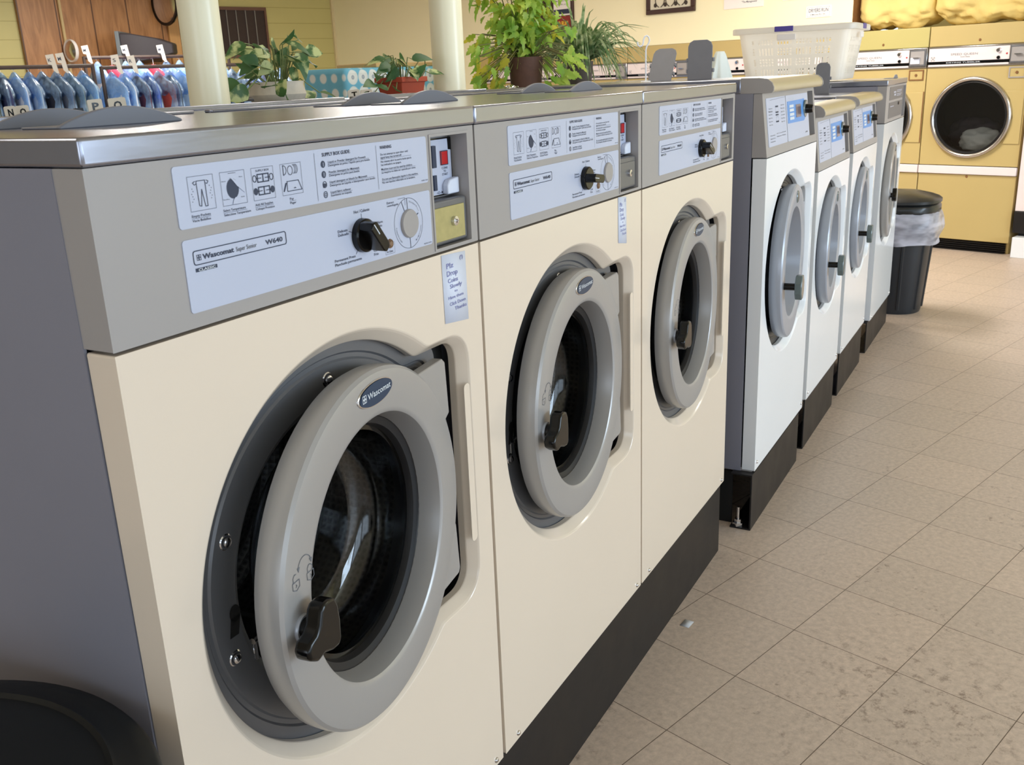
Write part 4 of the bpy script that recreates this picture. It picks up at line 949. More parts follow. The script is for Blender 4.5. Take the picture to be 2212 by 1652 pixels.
def card(ch, x, w_, h, lean, y=1.955, z=1.5005, lab=None):
    t = empty('letter_card', (x, y, z), R_(-14), lab or 'ivory letter card marked %s standing on the wire shelf' % ch, 'letter card', 'ivory letter cards'); t.rotation_euler = (0, R_(lean), R_(-14))
    m = MB(); m.prism(rrect(0, w_, 0, h, .006), -.0015, .0015); m.build('card', M_['ivory'], t)
    m = MB(); text(m, ch, w_ * .28, h * .32, h * .46, w_ * .74, -.0022, bold=.03); m.build('letter', M_['black'], t, smooth=False)
for ch, x, w_, h in (('N', 1.262, .034, .042), ('O', 1.300, .040, .042), ('P', 1.560, .050, .050), ('Q', 1.642, .062, .051)): card(ch, x, w_, h, -3)
card('T', 2.055, .05, .034, -3, 1.27, ZTC, 'ivory letter card marked T lying on the counter left of the red planter')
card('J', 2.125, .05, .033, -3, 1.27, ZTC, 'ivory letter card marked J beside the T card, behind the planter leaves')
M_['clipb'] = M_['black']
for i, (x, z) in enumerate(((1.478, 1.5005), (1.528, 1.5005))):
    t = empty('binder_clip', (x, 1.965, z), R_(-10), ['black binder clip left of the P card on the wire shelf', 'black binder clip touching the foot of the P card'][i], 'binder clip', 'black binder clips')
    m = MB(); m.prism([(-.016, .0), (.016, .0), (.013, .016 + .01 * i), (-.013, .016 + .01 * i)], -.008, .008); m.build('clip_body', M_['black'], t, bev=.001)
    m = MB(); m.tube([(-.006, -.008, .002), (-.004, -.03, .004), (.004, -.03, .004), (.006, -.008, .002)], .0012, 6); m.build('clip_wire', M_['chrome'], t)
# teal patterned box
def teal_mat():
    m = mat('teal_medallion_cloth', (110, 178, 200), .8); nt = m.node_tree; b = nt.nodes['Principled BSDF']; N = nt.nodes.new; L = nt.links.new
    tc = N('ShaderNodeTexCoord'); v = N('ShaderNodeTexVoronoi'); v.inputs['Scale'].default_value = 17; v.inputs['Randomness'].default_value = .05
    L(tc.outputs['Object'], v.inputs['Vector']); cr = N('ShaderNodeValToRGB'); e = cr.color_ramp.elements
    e[0].position = 0; e[0].color = srgb(226, 228, 222); e[1].position = .12; e[1].color = srgb(150, 160, 170)
    for p, c in ((.18, (232, 232, 224)), (.44, (222, 226, 220)), (.50, (112, 182, 206)), (1, (104, 172, 200))):
        k_ = e.new(p); k_.color = srgb(*c)
    L(v.outputs['Distance'], cr.inputs[0]); L(cr.outputs[0], b.inputs['Base Color']); return m
t = empty('patterned_box', (2.78, 1.66, 0), R_(-6), 'teal and white medallion patterned ironing table cover behind the small red planter', 'ironing table')
m = MB(); m.box(-.33, .33, -.12, .12, 1.40, 1.625); m.build('cover', teal_mat(), t, bev=.02, seg=4)
m = MB(); m.box(-.13, .26, -.10, .12, 1.625, 1.642); m.build('wooden_board', mat('plywood_board', (205, 168, 110), .6, noise=.1, stretch=(1, 8, 8)), t, bev=.003)
for x in (-.28, .28):
    for y in (-.08, .08):
        m = MB(); m.tube([(x, y, 0), (x, y, 1.42)], .014, 10); m.build('leg', M_['alu'], t)

# ------------------------------------------------------------------ plants
def leaf_mat(name, c1, c2, scale=9, lo=.45, hi=.55, back=.35):
    m = mat(name, c1, .45); nt = m.node_tree; b = nt.nodes['Principled BSDF']; N = nt.nodes.new; L = nt.links.new
    tc = N('ShaderNodeTexCoord'); n = N('ShaderNodeTexNoise'); n.inputs['Scale'].default_value = scale; n.inputs['Detail'].default_value = 3; L(tc.outputs['Object'], n.inputs['Vector'])
    mr = N('ShaderNodeMapRange'); mr.inputs[1].default_value = lo; mr.inputs[2].default_value = hi; L(n.outputs[0], mr.inputs[0])
    mx = N('ShaderNodeMix'); mx.data_type = 'RGBA'; mx.inputs[6].default_value = srgb(*c1); mx.inputs[7].default_value = srgb(*c2); L(mr.outputs[0], mx.inputs[0]); L(mx.outputs[2], b.inputs['Base Color'])
    tr = N('ShaderNodeBsdfTranslucent'); L(mx.outputs[2], tr.inputs[0]); ms = N('ShaderNodeMixShader'); ms.inputs[0].default_value = back
    L(b.outputs[0], ms.inputs[1]); L(tr.outputs[0], ms.inputs[2]); L(ms.outputs[0], nt.nodes['Material Output'].inputs[0]); return m
M_['lf1'] = leaf_mat('pothos_leaf', (74, 112, 62), (206, 214, 150), 26, .50, .60)
M_['lf2'] = leaf_mat('dark_pothos_leaf', (62, 100, 56), (120, 150, 100), 14, .5, .8)
M_['lf3'] = leaf_mat('bright_green_leaf', (146, 190, 74), (206, 222, 104), 11, .42, .68, .5)
M_['lf4'] = leaf_mat('yellowing_leaf', (214, 204, 70), (150, 176, 60), 16, .45, .6, .5)
M_['lf5'] = leaf_mat('striped_blade', (104, 138, 84), (196, 210, 164), 26, .42, .6, .45)
M_['stem'] = mat('woody_stem', (108, 104, 62), .7, noise=.15)
M_['gstem'] = mat('green_stem', (120, 132, 80), .6, noise=.15)
M_['soil'] = mat('potting_soil', (52, 40, 32), .95, noise=.3, nscale=40, bump=.5)
def leaf(mb, p, d, nrm, ln, wd, droop=.25, kind='heart', fold=.18):
    d = Vector(d).normalized(); n = Vector(nrm); n = (n - d * n.dot(d)).normalized(); s_ = d.cross(n)
    prof = {'heart': [(0, .25), (.06, .62), (.22, 1), (.45, .92), (.7, .58), (.88, .25), (1, 0)], 'toothed': [(0, .1), (.14, .7), (.2, .5), (.34, 1), (.42, .68), (.58, .8), (.64, .42), (.8, .42), (1, 0)],
            'lance': [(0, .2), (.2, .8), (.45, 1), (.75, .6), (1, 0)]}[kind]
    L_ = []; Cn = []; Rr = []
    for t, w_ in prof:
        c = Vector(p) + d * ln * t - n * droop * ln * t * t; h = wd * .5 * w_
        Cn.append(c); L_.append(c + s_ * h + n * fold * h); Rr.append(c - s_ * h + n * fold * h)
    k_ = len(prof); v = L_ + Cn + Rr; fs = []
    for i in range(k_ - 1): fs += [(i, i + 1, k_ + i + 1, k_ + i), (k_ + i, k_ + i + 1, 2 * k_ + i + 1, 2 * k_ + i)]
    mb.add(v, fs)
def rnd(a, b): return random.uniform(a, b)
def floorz(mb): mb.v = [(x, y, max(z, .0025)) for x, y, z in mb.v]
def pothos(root, n, rx, ry, z0, zh, size, seed, trail):
    random.seed(seed); lf = MB(); st = MB()
    for i in range(n):
        a = rnd(0, 2 * PI); q = rnd(.35, 1); hz = rnd(.15, 1) * zh
        if i < trail: a = rnd(-1.2, .9) if i % 2 else rnd(1.9, 4.4); q = rnd(1.05, 1.5); hz = rnd(-.045, .02)
        e = Vector((math.cos(a) * rx * q, math.sin(a) * ry * q, z0 + hz)); b = Vector((math.cos(a) * rx * .2, math.sin(a) * ry * .2, z0 - .01))
        mid = (b + e) / 2 + Vector((0, 0, .03 + .2 * max(hz, 0)))
        st.tube([b, mid, e], .0016, 5)
        dd = Vector((math.cos(a) + rnd(-.7, .7), math.sin(a) * .8 + rnd(-.7, .7), rnd(-.5, .5))); nn = Vector((rnd(-.5, .2), -rnd(.3, 1), rnd(.1, 1)))
        lf.mi = i % 3 == 0 and 1 or 0
        leaf(lf, e, dd, nn, size * rnd(.75, 1.25), size * rnd(.55, .75), rnd(.1, .5))
    floorz(lf); floorz(st); lf.build('leaves', [M_['lf1'], M_['lf2']], root, ang=180); st.build('stems', M_['gstem'], root)
M_['potw'] = mat('weathered_white_pot', (206, 196, 180), .6, noise=.3, nscale=24, bump=.2)
M_['potr'] = mat('terracotta_plastic', (176, 70, 44), .5, noise=.08)
M_['potb'] = mat('brown_wicker_pot', (84, 56, 44), .7, noise=.25, nscale=50, bump=.4, bscale=90)
M_['potg'] = mat('grey_brown_pot', (104, 92, 84), .6, noise=.2, nscale=20)
ZT = 1.5112
t = empty('potted_pothos', (1.44, 1.03, ZT), 0, 'variegated trailing pothos in a weathered white bowl pot, right of the nearer column', 'potted plant', 'potted plants')
m = MB(); m.lathe([(.05, 0), (.068, .012), (.078, .035), (.072, .058), (.074, .068), (.066, .068), (.064, .055)], 0, 0, 0, 32, 'z'); m.build('pot', M_['potw'], t)
m = MB(); m.lathe([(.0001, .058), (.066, .056)], 0, 0, 0, 20, 'z'); m.build('soil', M_['soil'], t)
pothos(t, 46, .115, .075, .062, .115, .060, 4, 14)
t = empty('potted_pothos', (1.985, 1.0, ZT + .0005), R_(6), 'green pothos in a small red rectangular planter, left of the farther column', 'potted plant', 'potted plants')
m = MB(); ri = [[(sx * a, sy * b, z) for sx, sy in ((-1, -1), (1, -1), (1, 1), (-1, 1))] for a, b, z in ((.068, .036, 0), (.078, .044, .052), (.084, .05, .052), (.084, .05, .068), (.078, .044, .068), (.076, .042, .055))]
m.loft(ri, False); m.add(ri[0], [(3, 2, 1, 0)]); m.build('planter', M_['potr'], t, bev=.002, ang=30)
m = MB(); m.box(-.074, .074, -.04, .04, .05, .058); m.build('soil', M_['soil'], t)
pothos(t, 28, .125, .06, .058, .075, .056, 11, 8)
m = MB(); m.tube([(.06, 0, .07), (.10, .0, .10), (.14, 0, .125), (.17, 0, .115), (.165, 0, .085), (.13, 0, .06)], .0018, 6); m.build('looping_stem', M_['stem'], t)
# big leafy plant
t = empty('leafy_plant', (3.02, 1.10, ZT), 0, 'tall bushy bright green plant in a brown pot, left of the spider plant', 'potted plant', 'potted plants')
m = MB(); m.lathe([(.0001, 0), (.062, 0), (.072, .13), (.066, .13), (.064, .115)], 0, 0, 0, 32, 'z'); m.build('pot', M_['potb'], t)
m = MB(); m.lathe([(.0001, .118), (.065, .116)], 0, 0, 0, 20, 'z'); m.build('soil', M_['soil'], t)
random.seed(21); lf = MB(); st = MB()
px, py = Vector((.535, -.845, 0)), Vector((.845, .535, 0))     # across / along the sight line
for b in range(16):
    ph = rnd(0, 2 * PI); tip = px * rnd(-.21, .19) + py * rnd(-.16, .16) + Vector((0, 0, rnd(.26, .62)))
    p0 = Vector((rnd(-.02, .02), rnd(-.02, .02), .11)); p1 = p0 * .5 + tip * .45 + Vector((0, 0, .05)); st.tube([p0, p1, tip], [.0035, .0022, .001], 6)
    for i in range(36):
        s_ = rnd(.22, 1.08); c = p0.lerp(tip, s_) + Vector((rnd(-.05, .05), rnd(-.05, .05), rnd(-.05, .05)))
        dd = (c - Vector((0, 0, .2))) * 1.0; dd.z *= .3; dd += Vector((rnd(-.25, .25), rnd(-.25, .25), rnd(-.42, .1)))
        lf.mi = 0 if rnd(0, 1) < .8 else 1
        leaf(lf, c, dd, (rnd(-.8, .2), -rnd(.1, .9), rnd(.1, 1)), rnd(.040, .066), rnd(.024, .040), rnd(.2, .7), 'toothed')
for i in range(86):                             # low skirt of larger, yellower leaves
    sgn = -1 if i % 5 < 3 else 1
    c = px * (sgn * rnd(.07, .21)) + py * rnd(-.12, .08) + Vector((0, 0, rnd(.02, .24)))
    st.tube([Vector((0, 0, .12)), c * .5 + Vector((0, 0, .10)), c], .0016, 5)
    lf.mi = 1 if (sgn < 0 and i % 2 == 0) else 0
    leaf(lf, c, px * sgn * rnd(.1, .6) + Vector((0, rnd(-.4, .2), rnd(-1, -.1))), (rnd(-.7, 0), -1, .4), rnd(.045, .07), rnd(.03, .042), rnd(.1, .4), 'toothed')
floorz(lf); floorz(st); lf.build('leaves', [M_['lf3'], M_['lf4']], t, ang=180); st.build('stems', M_['stem'], t)
t = empty('spider_plant', (3.55, 1.10, ZT), 0, 'spider plant with long arching striped blades in a grey brown pot', 'potted plant', 'potted plants')
m = MB(); m.lathe([(.0001, 0), (.05, 0), (.062, .11), (.057, .11), (.055, .1)], 0, 0, 0, 28, 'z'); m.build('pot', M_['potg'], t)
m = MB(); m.lathe([(.0001, .10), (.056, .10)], 0, 0, 0, 20, 'z'); m.build('soil', M_['soil'], t)
random.seed(5); lf = MB()
for i in range(240):
    a = rnd(0, 2 * PI); up = rnd(.03, .19) if i > 10 else rnd(.16, .24); out = rnd(.10, .36) if i > 10 else rnd(.01, .09); dn = rnd(.02, .19) if i > 10 else -.02
    h = Vector((math.cos(a), math.sin(a), 0)); p = Vector((0, 0, .105)) + h * .012; wd = rnd(.0055, .0095); pts = []
    for q in range(9):
        s_ = q / 8; z = up * math.sin(min(1, s_ * 1.5) * PI / 2) - dn * max(0, s_ - .4) ** 1.6 * 2.2
        c = p + h * out * s_ ** .8 + Vector((0, 0, z)); w_ = wd * (1 - s_) ** .5 + .0006
        sd = Vector((-h.y, h.x, 0)) * w_; pts.append((c - sd, c + Vector((0, 0, -w_ * .5)), c + sd))
    v = [x for tr in pts for x in tr]; fs = []
    for q in range(8): fs += [(3 * q, 3 * q + 1, 3 * q + 4, 3 * q + 3), (3 * q + 1, 3 * q + 2, 3 * q + 5, 3 * q + 4)]
    lf.add(v, fs)
floorz(lf); lf.build('blades', M_['lf5'], t, ang=180)
# crumpled foil at the foot of the leafy plant
blob('crumpled_foil', M_['chrome'], (2.80, 1.05, ZT + .010), (.035, .03, .014), 8, 'crumpled silver foil on the counter, at the foot of the leafy plant', 'foil', rough=.5)

# ------------------------------------------------------------------ things standing on the washers
t = empty('wire_hook', (2.64, .43, 1.531), 0, 'slim white metal rod ending in a double curled hook, on the first white washer', 'hook')
t2 = MB(); X = Vector((.42, -.9, 0)); Zv = Vector((0, 0, 1))
pth = [(0, 0), (0, .04), (0, .08), (0, .105), (.004, .118), (.010, .127), (.0125, .136), (.010, .146), (.003, .151), (-.004, .148), (-.008, .138), (-.009, .127), (-.013, .119), (-.021, .117), (-.027, .122), (-.029, .132)]
t2.tube([X * a + Zv * b for a, b in pth], .0028, 8); t2.build('rod', M_['wire'], t)
m = MB(); m.lathe([(.0001, .004), (.016, .003), (.018, 0)], 0, 0, 0, 20, 'z'); m.build('foot', M_['wire'], t)
# cloth draped over the lid of the second white washer
from mathutils import noise as _n
m = MB(); rings = []; n = 40
for i in range(12):
    s_ = i / 11; z = .205 * (1 - s_ ** 1.25) + .0; rr = .022 + .060 * s_ ** .85; ring = []
    for k_ in range(n):
        a = 2 * PI * k_ / n; q = 1 + (.16 + .3 * s_) * _n.noise(Vector((math.cos(a) * 2.2, math.sin(a) * 2.2, s_ * .8))) + .12 * s_ * math.sin(a * 7 + 2 * s_)
        ring.append((rr * q * math.cos(a) * (1 + .25 * s_), rr * q * math.sin(a) * .7, z + (.012 * math.sin(a * 3) if i == 11 else 0) + .012))
    rings.append(ring)
m.loft(rings[::-1]); o = m.build('draped_cloth', M_['towel'], ang=80); o.location = (3.40, .40, 1.4145); setp(o, 'white cloth bunched upright on the second white washer', 'cloth')

# laundry basket
M_['bask'] = mat('white_basket_plastic', (252, 250, 246), .35, noise=.02)
_nt = M_['bask'].node_tree; _tr = _nt.nodes.new('ShaderNodeBsdfTranslucent'); _tr.inputs[0].default_value = (.95, .93, .88, 1); _ms = _nt.nodes.new('ShaderNodeMixShader'); _ms.inputs[0].default_value = .5
_nt.links.new(_nt.nodes['Principled BSDF'].outputs[0], _ms.inputs[1]); _nt.links.new(_tr.outputs[0], _ms.inputs[2]); _nt.links.new(_ms.outputs[0], _nt.nodes['Material Output'].inputs[0])
M_['purple'] = mat('purple_handle_grip', (84, 74, 160), .4, noise=.05)
bk = empty('laundry_basket', (5.16, .47, 1.4785), 0, 'white slotted plastic laundry basket with purple grips on the last washer', 'laundry basket')
bw, bd, bh_ = .185, .265, .27
def bp(side, s_, t_):
    """point on a basket wall: side 0..3, s along 0..1, t height 0..1"""
    f_ = 1 + .16 * t_; W2, D2 = bw * (1 + .22 * t_), bd * (1 + .14 * t_)
    c = [(-W2, D2, -W2, -D2), (-W2, -D2, W2, -D2), (W2, -D2, W2, D2), (W2, D2, -W2, D2)][side]
    x, y = c[0] + (c[2] - c[0]) * s_, c[1] + (c[3] - c[1]) * s_
    e = min(s_, 1 - s_) * (2 * (D2 if side % 2 == 0 else W2)); rr = .05
    if e < rr:                                   # rounded corners
        th = (1 - e / rr); pull = .015 * th * th
        x -= pull * (1 if x > 0 else -1); y -= pull * (1 if y > 0 else -1)
    return (x, y, .004 + bh_ * t_)
for side in range(4):
    m = MB(); ncol = 34 if side % 2 == 0 else 24; nrow = 14; random.seed(side + 2)
    grid = {}
    us = [0] ; vs_ = [0]
    for i in range(ncol): us += [(i + .22) / ncol, (i + .78) / ncol]
    us += [1]; 
    for j in range(nrow): vs_ += [.10 + .72 * (j + .18) / nrow, .10 + .72 * (j + .82) / nrow]
    vs_ += [1]
    V = [bp(side, a, b) for b in vs_ for a in us]; nu = len(us); fs = []
    for j in range(len(vs_) - 1):
        for i in range(nu - 1):
            ci, cj = (i - 1) // 2, (j - 1) // 2; hole = (i % 2 == 1 and j % 2 == 1 and i < nu - 2)
            a = us[i]; blk = int(a * (6 if side % 2 == 0 else 4)); vert_blk = (blk + (cj // 4)) % 2
            if a < .10 or a > .88: hole = False
            if cj % 4 == 3: hole = False
            if (ci % 6) == 5: hole = False
            inh = (i % 2 == 1) and .10 <= a <= .88 and (ci % 6) != 5 and cj % 4 != 3 and j > 0 and j < len(vs_) - 2
            if vert_blk and inh and cj % 4 != 3 and not (j % 2 == 0 and cj % 4 == 2): hole = True
            if not hole: fs.append((j * nu + i, j * nu + i + 1, (j + 1) * nu + i + 1, (j + 1) * nu + i))
    m.add(V, fs); m.build('side_wall', M_['bask'], bk, solid=.003, smooth=False)
m = MB(); m.add([bp(s_, 0, 0) for s_ in (0, 1, 2, 3)], [(0, 1, 2, 3)]); m.build('bottom', M_['bask'], bk, solid=.003)
W2, D2 = bw * 1.22, bd * 1.14
def rimring(ex, z, rc): return [(x, y, z) for x, y in rrect(-W2 - ex, W2 + ex, -D2 - ex, D2 + ex, rc, 5)]
m = MB(); rr_ = [rimring(-.004, bh_ - .002, .035), rimring(.026, bh_ - .012, .05), rimring(.030, bh_ - .010, .05), rimring(.030, bh_ + .014, .05), rimring(.024, bh_ + .020, .05), rimring(-.002, bh_ + .020, .035), rimring(-.004, bh_ + .014, .035)]
m.loft(rr_ + [rr_[0]], False); m.build('rim', M_['bask'], bk, ang=50)
for (x, y, sx, sy) in ((-W2 - .0305, .04, .0025, .05), (.02, -D2 - .0305, .045, .0025)):
    m = MB(); m.box(x - sx, x + sx, y - sy, y + sy, bh_ - .006, bh_ + .0215); m.build('handle_grip', M_['purple'], bk, bev=.002)
    m = MB(); m.box(x - sx + (.012 if sx < .01 else 0), x + sx + (.012 if sx < .01 else 0), y - sy + (.012 if sy < .01 else -.012), y + sy + (.012 if sy < .01 else -.012), bh_ - .05, bh_ - .02); m.build('handle_lip', M_['signw'], bk, bev=.002)

# notes taped on the cream washers
def note(name, x0, x1, z0, z1, lines, label, skew=.0):
    t = empty(name, (x0, -.0008, z0), 0, label, 'note', 'paper notes taped to washers'); h = z1 - z0; w_ = x1 - x0
    m = MB(); m.add([(0, 0, .008), (w_, 0, 0), (w_, 0, h - .004), (0, 0, h)], [(0, 1, 2, 3)]); m.build('paper', M_['paper'], t, solid=.0003)
    m = MB()
    for s_, a, b, z, hh in lines: text(m, s_, a * w_, z * h, hh, b * w_, -.0009)
    m.build('handwriting', M_['pen'], t, smooth=False)
L_ = [('Plz', .17, .46, .80, .0085), ('Drop', .17, .62, .695, .0085), ('Coins', .20, .62, .60, .007), ('Slowly', .27, .78, .52, .0065), ('to', .45, .58, .455, .004), ('Have them', .18, .82, .375, .0050), ('Click Down', .22, .90, .285, .0055), ('Thanks', .42, .93, .205, .0055), ('(!)', .74, .88, .88, .006)]
note('paper_note', .6285, .7005, 1.180, 1.2995, L_, 'handwritten note on the nearest cream washer asking to drop coins slowly')
note('paper_note', 1.354, 1.402, 1.192, 1.302, L_, 'narrower handwritten note at the top right of the middle cream washer')

# ------------------------------------------------------------------ bins
M_['bin'] = mat('black_bin_plastic', (34, 38, 44), .42, noise=.12, nscale=10, bump=.05, bscale=60)
M_['canblk'] = mat('matt_black_can', (14, 17, 19), .5, noise=.1, spec=.3)
M_['binlid'] = mat('black_lid_plastic', (26, 29, 31), .3, noise=.1)
def bag_mat():
    m = mat('clear_bag', (212, 212, 226), .3, bump=.5, bscale=9); nt = m.node_tree; b = nt.nodes['Principled BSDF']; N = nt.nodes.new; L = nt.links.new
    t_ = N('ShaderNodeBsdfTransparent'); n = N('ShaderNodeTexNoise'); n.inputs['Scale'].default_value = 4; mr = N('ShaderNodeMapRange'); mr.inputs[1].default_value = .35; mr.inputs[2].default_value = .65; mr.inputs[3].default_value = .32; mr.inputs[4].default_value = .78
    L(n.outputs[0], mr.inputs[0]); ms = N('ShaderNodeMixShader'); L(mr.outputs[0], ms.inputs[0]); L(t_.outputs[0], ms.inputs[1]); L(b.outputs[0], ms.inputs[2]); L(ms.outputs[0], nt.nodes['Material Output'].inputs[0]); return m
bn = empty('trash_bin', (6.00, -.015, 0), 0, 'black ribbed trash bin with a clear liner and dark lid past the last washer', 'trash bin')
def sqr(h_, z, rc=.35, n=40, ribs=0):
    o = []
    for i in range(n):
        a = 2 * PI * i / n; c_, s2 = math.cos(a), math.sin(a); e = 1 / ((abs(c_) ** 4 + abs(s2) ** 4) ** .25); e = 1 + (e - 1) * rc
        o.append((h_ * e * c_, h_ * e * s2, z))
    return o
m = MB(); m.loft([sqr(.175, 0), sqr(.180, .02), sqr(.215, .50), sqr(.222, .56), sqr(.235, .565), sqr(.238, .64), sqr(.228, .64), sqr(.22, .58)], False); m.add(sqr(.175, 0.0), [list(range(40))[::-1]]); m.build('bin_body', M_['bin'], bn, ang=40)
for i in range(10):
    a = 2 * PI * (i + .5) / 10; m = MB(); e = 1 / ((abs(math.cos(a)) ** 4 + abs(math.sin(a)) ** 4) ** .25); e = 1 + (e - 1) * .35
    m.tube([((.178 + .036 * q) * e * math.cos(a), (.178 + .036 * q) * e * math.sin(a), .03 + .48 * q) for q in (0, .5, 1)], .012, 6); m.build('rib', M_['bin'], bn)
m = MB(); rings = []
for i in range(12):
    s_ = i / 11; ring = []
    for k_ in range(48):
        a = 2 * PI * k_ / 48; e = 1 / ((abs(math.cos(a)) ** 4 + abs(math.sin(a)) ** 4) ** .25); e = 1 + (e - 1) * .35
        q = .245 + .020 * math.sin(PI * s_) + .014 * _n.noise(Vector((math.cos(a) * 3, math.sin(a) * 3, s_ * 3))) + .004 * math.sin(a * 13 + 3 * s_)
        if i == 11: q += .008
        ring.append((q * e * math.cos(a), q * e * math.sin(a), .655 - .20 * s_ + (.02 * _n.noise(Vector((math.cos(a) * 2, math.sin(a) * 2, 7))) if i > 8 else 0)))
    rings.append(ring)
m.loft(rings, False); m.build('bag_liner', bag_mat(), bn, ang=80)
m = MB(); m.loft([sqr(.238, .648), sqr(.248, .66), sqr(.248, .69), sqr(.240, .70), sqr(.235, .705), sqr(.250, .712), sqr(.250, .728), sqr(.238, .738), sqr(.20, .752), sqr(.12, .772), sqr(.02, .78)]); m.build('bin_lid', M_['binlid'], bn, ang=40)
fb = empty('round_trash_can', (-.322, .12, 0), 0, 'dark round trash can with a ridged lid in the bottom left corner, nearest the camera', 'trash can')
m = MB(); m.lathe([(.0001, 0), (.235, 0), (.24, .01), (.285, .825), (.295, .825), (.295, .855)], 0, 0, 0, 64, 'z'); m.build('can_body', M_['canblk'], fb, ang=40)
m = MB(); m.lathe([(.300, .825), (.306, .83), (.308, .86), (.302, .87), (.285, .875), (.265, .877), (.26, .8825), (.255, .878), (.20, .893), (.10, .91), (.0001, .913)], 0, 0, 0, 96, 'z'); m.build('can_lid', M_['canblk'], fb, ang=50)
m = MB(); m.tube([(-.07, .0, .91), (-.06, 0, .935), (.06, 0, .935), (.07, 0, .91)], .009, 8); m.build('lid_handle', M_['canblk'], fb)
# scrap of paper on the floor
m = MB(); m.add([(-.02, -.012, .0), (.018, -.016, .0), (.02, .012, .0008), (-.017, .016, 0)], [(0, 1, 2, 3)]); o = m.build('paper_scrap', mat('grey_paper', (190, 192, 196), .6, noise=.03), solid=.0006); o.location = (1.765, -.04, .0006); setp(o, 'small grey scrap of paper on the floor beside the long steel base', 'scrap')

# ------------------------------------------------------------------ left wall: wood panelling, grille, racks
def wood_mat(name, c1, c2, dark):
    m = boards_mat(name, c1, .42, dark, horiz=False, noise=0); nt = m.node_tree; N = nt.nodes.new; L = nt.links.new
    mixes = [n for n in nt.nodes if n.bl_idname == 'ShaderNodeMix']; tc = [n for n in nt.nodes if n.bl_idname == 'ShaderNodeTexCoord'][0]
    mp = N('ShaderNodeMapping'); mp.inputs['Scale'].default_value = (6, 6, .8); L(tc.outputs['Object'], mp.inputs[0])
    wn = N('ShaderNodeTexNoise'); wn.inputs['Scale'].default_value = 3; wn.inputs['Detail'].default_value = 8; wn.inputs['Distortion'].default_value = 1.2; L(mp.outputs[0], wn.inputs['Vector'])
    cr = N('ShaderNodeValToRGB'); cr.color_ramp.elements[0].position = .3; cr.color_ramp.elements[0].color = srgb(*c2); cr.color_ramp.elements[1].position = .65; cr.color_ramp.elements[1].color = srgb(*c1); L(wn.outputs[0], cr.inputs[0])
    vo = N('ShaderNodeTexVoronoi'); vo.inputs['Scale'].default_value = 3.2; mp2 = N('ShaderNodeMapping'); mp2.inputs['Scale'].default_value = (1, 1, .55); L(tc.outputs['Object'], mp2.inputs[0]); L(mp2.outputs[0], vo.inputs['Vector'])
    kr = N('ShaderNodeMapRange'); kr.inputs[1].default_value = .03; kr.inputs[2].default_value = .09; L(vo.outputs['Distance'], kr.inputs[0])
    mk = N('ShaderNodeMix'); mk.data_type = 'RGBA'; L(kr.outputs[0], mk.inputs[0]); mk.inputs[6].default_value = srgb(*dark); L(cr.outputs[0], mk.inputs[7])
    L(mk.outputs[2], mixes[1].inputs[6]); nt.nodes['Principled BSDF'].inputs['Roughness'].default_value = .45; return m
M_['wood'] = wood_mat('knotty_pine_boards', (186, 134, 86), (152, 104, 62), (88, 56, 34))
M_['wood2'] = mat('light_pine_post', (206, 158, 100), .5, noise=.12, nscale=6, stretch=(8, 8, 1))
M_['rackm'] = mat('dark_rack_iron', (74, 60, 54), .6, noise=.25, nscale=20)
def LW(x, z, off=0): return RW(x, DL - off, z)
o = MB().box(0, 1.75, -.06, 0, 0, 2.85).build('wood_panelling', M_['wood']); o.location = LW(3.72, 0, .001); o.rotation_euler = (0, 0, YAW); setp(o, 'knotty pine board panelling on the left wall', 'wall panelling')
o = MB().box(0, .14, -.10, 0, 0, 2.85).build('door_post', M_['wood2']); o.location = LW(5.475, 0, .001); o.rotation_euler = (0, 0, YAW); setp(o, 'lighter pine post at the right end of the panelling', 'post')
o = MB().box(0, .22, -.02, 0, 0, 2.9).build('doorway_shade_panel', mat('dark_doorway', (74, 58, 34), .7, noise=.1)); o.location = LW(5.625, 0, .001); o.rotation_euler = (0, 0, YAW); o['kind'] = 'structure'  # flat dark panel, coloured as the shade of an opening
o = MB().tube([(0, 0, 0), (0, 0, 2.9)], .018, 10).build('conduit_pipe', mat('painted_conduit', (206, 180, 128), .5, noise=.05)); o.location = LW(4.19, 0, .085); setp(o, 'thin cream pipe running up the pine panelling', 'pipe')
t = empty('wall_grille', LW(6.20, 1.96, .001), YAW, 'dark brown wall grille with thin vertical bars behind the white pot plant', 'wall grille')
m = MB(); m.box(0, .73, -.03, 0, 0, .04); m.box(0, .73, -.03, 0, .60, .64); m.box(0, .03, -.03, 0, .04, .60); m.box(.70, .73, -.03, 0, .04, .60); m.build('grille_frame', mat('brown_frame', (112, 80, 66), .5, noise=.1), t)
m = MB(); m.box(.02, .71, -.012, 0, .03, .61); m.build('grille_back', mat('dark_brown_board', (58, 44, 40), .6, noise=.1), t)
for i in range(4): m = MB(); m.box(.135 + i * .14, .143 + i * .14, -.024, -.012, .04, .60); m.build('bar', M_['lam'], t)
t = empty('wall_television', LW(4.72, 1.90, .42), YAW + R_(-38), 'dark grey television seen from its side, in front of the pine panelling', 'television')
m = MB(); rr_ = [[(x, y, z) for x, y, z in ((q, -h / 1.3, .17 - h / 2), (q, h / 1.3, .17 - h / 2), (q, h / 1.3, .17 + h / 2 * tz), (q, -h / 1.3, .17 + h / 2 * tz))] for q, h, tz in ((.04, .34, 1), (.18, .33, .95), (.42, .24, .9), (.60, .14, .6))]
m.loft(rr_); m.build('television_back', mat('charcoal_plastic', (62, 56, 60), .5, noise=.08), t, bev=.015)
m = MB(); m.box(0, .045, -.29, .29, -.03, .36); m.build('screen_bezel', mat('grey_bezel', (118, 126, 130), .5, noise=.05), t, bev=.006)
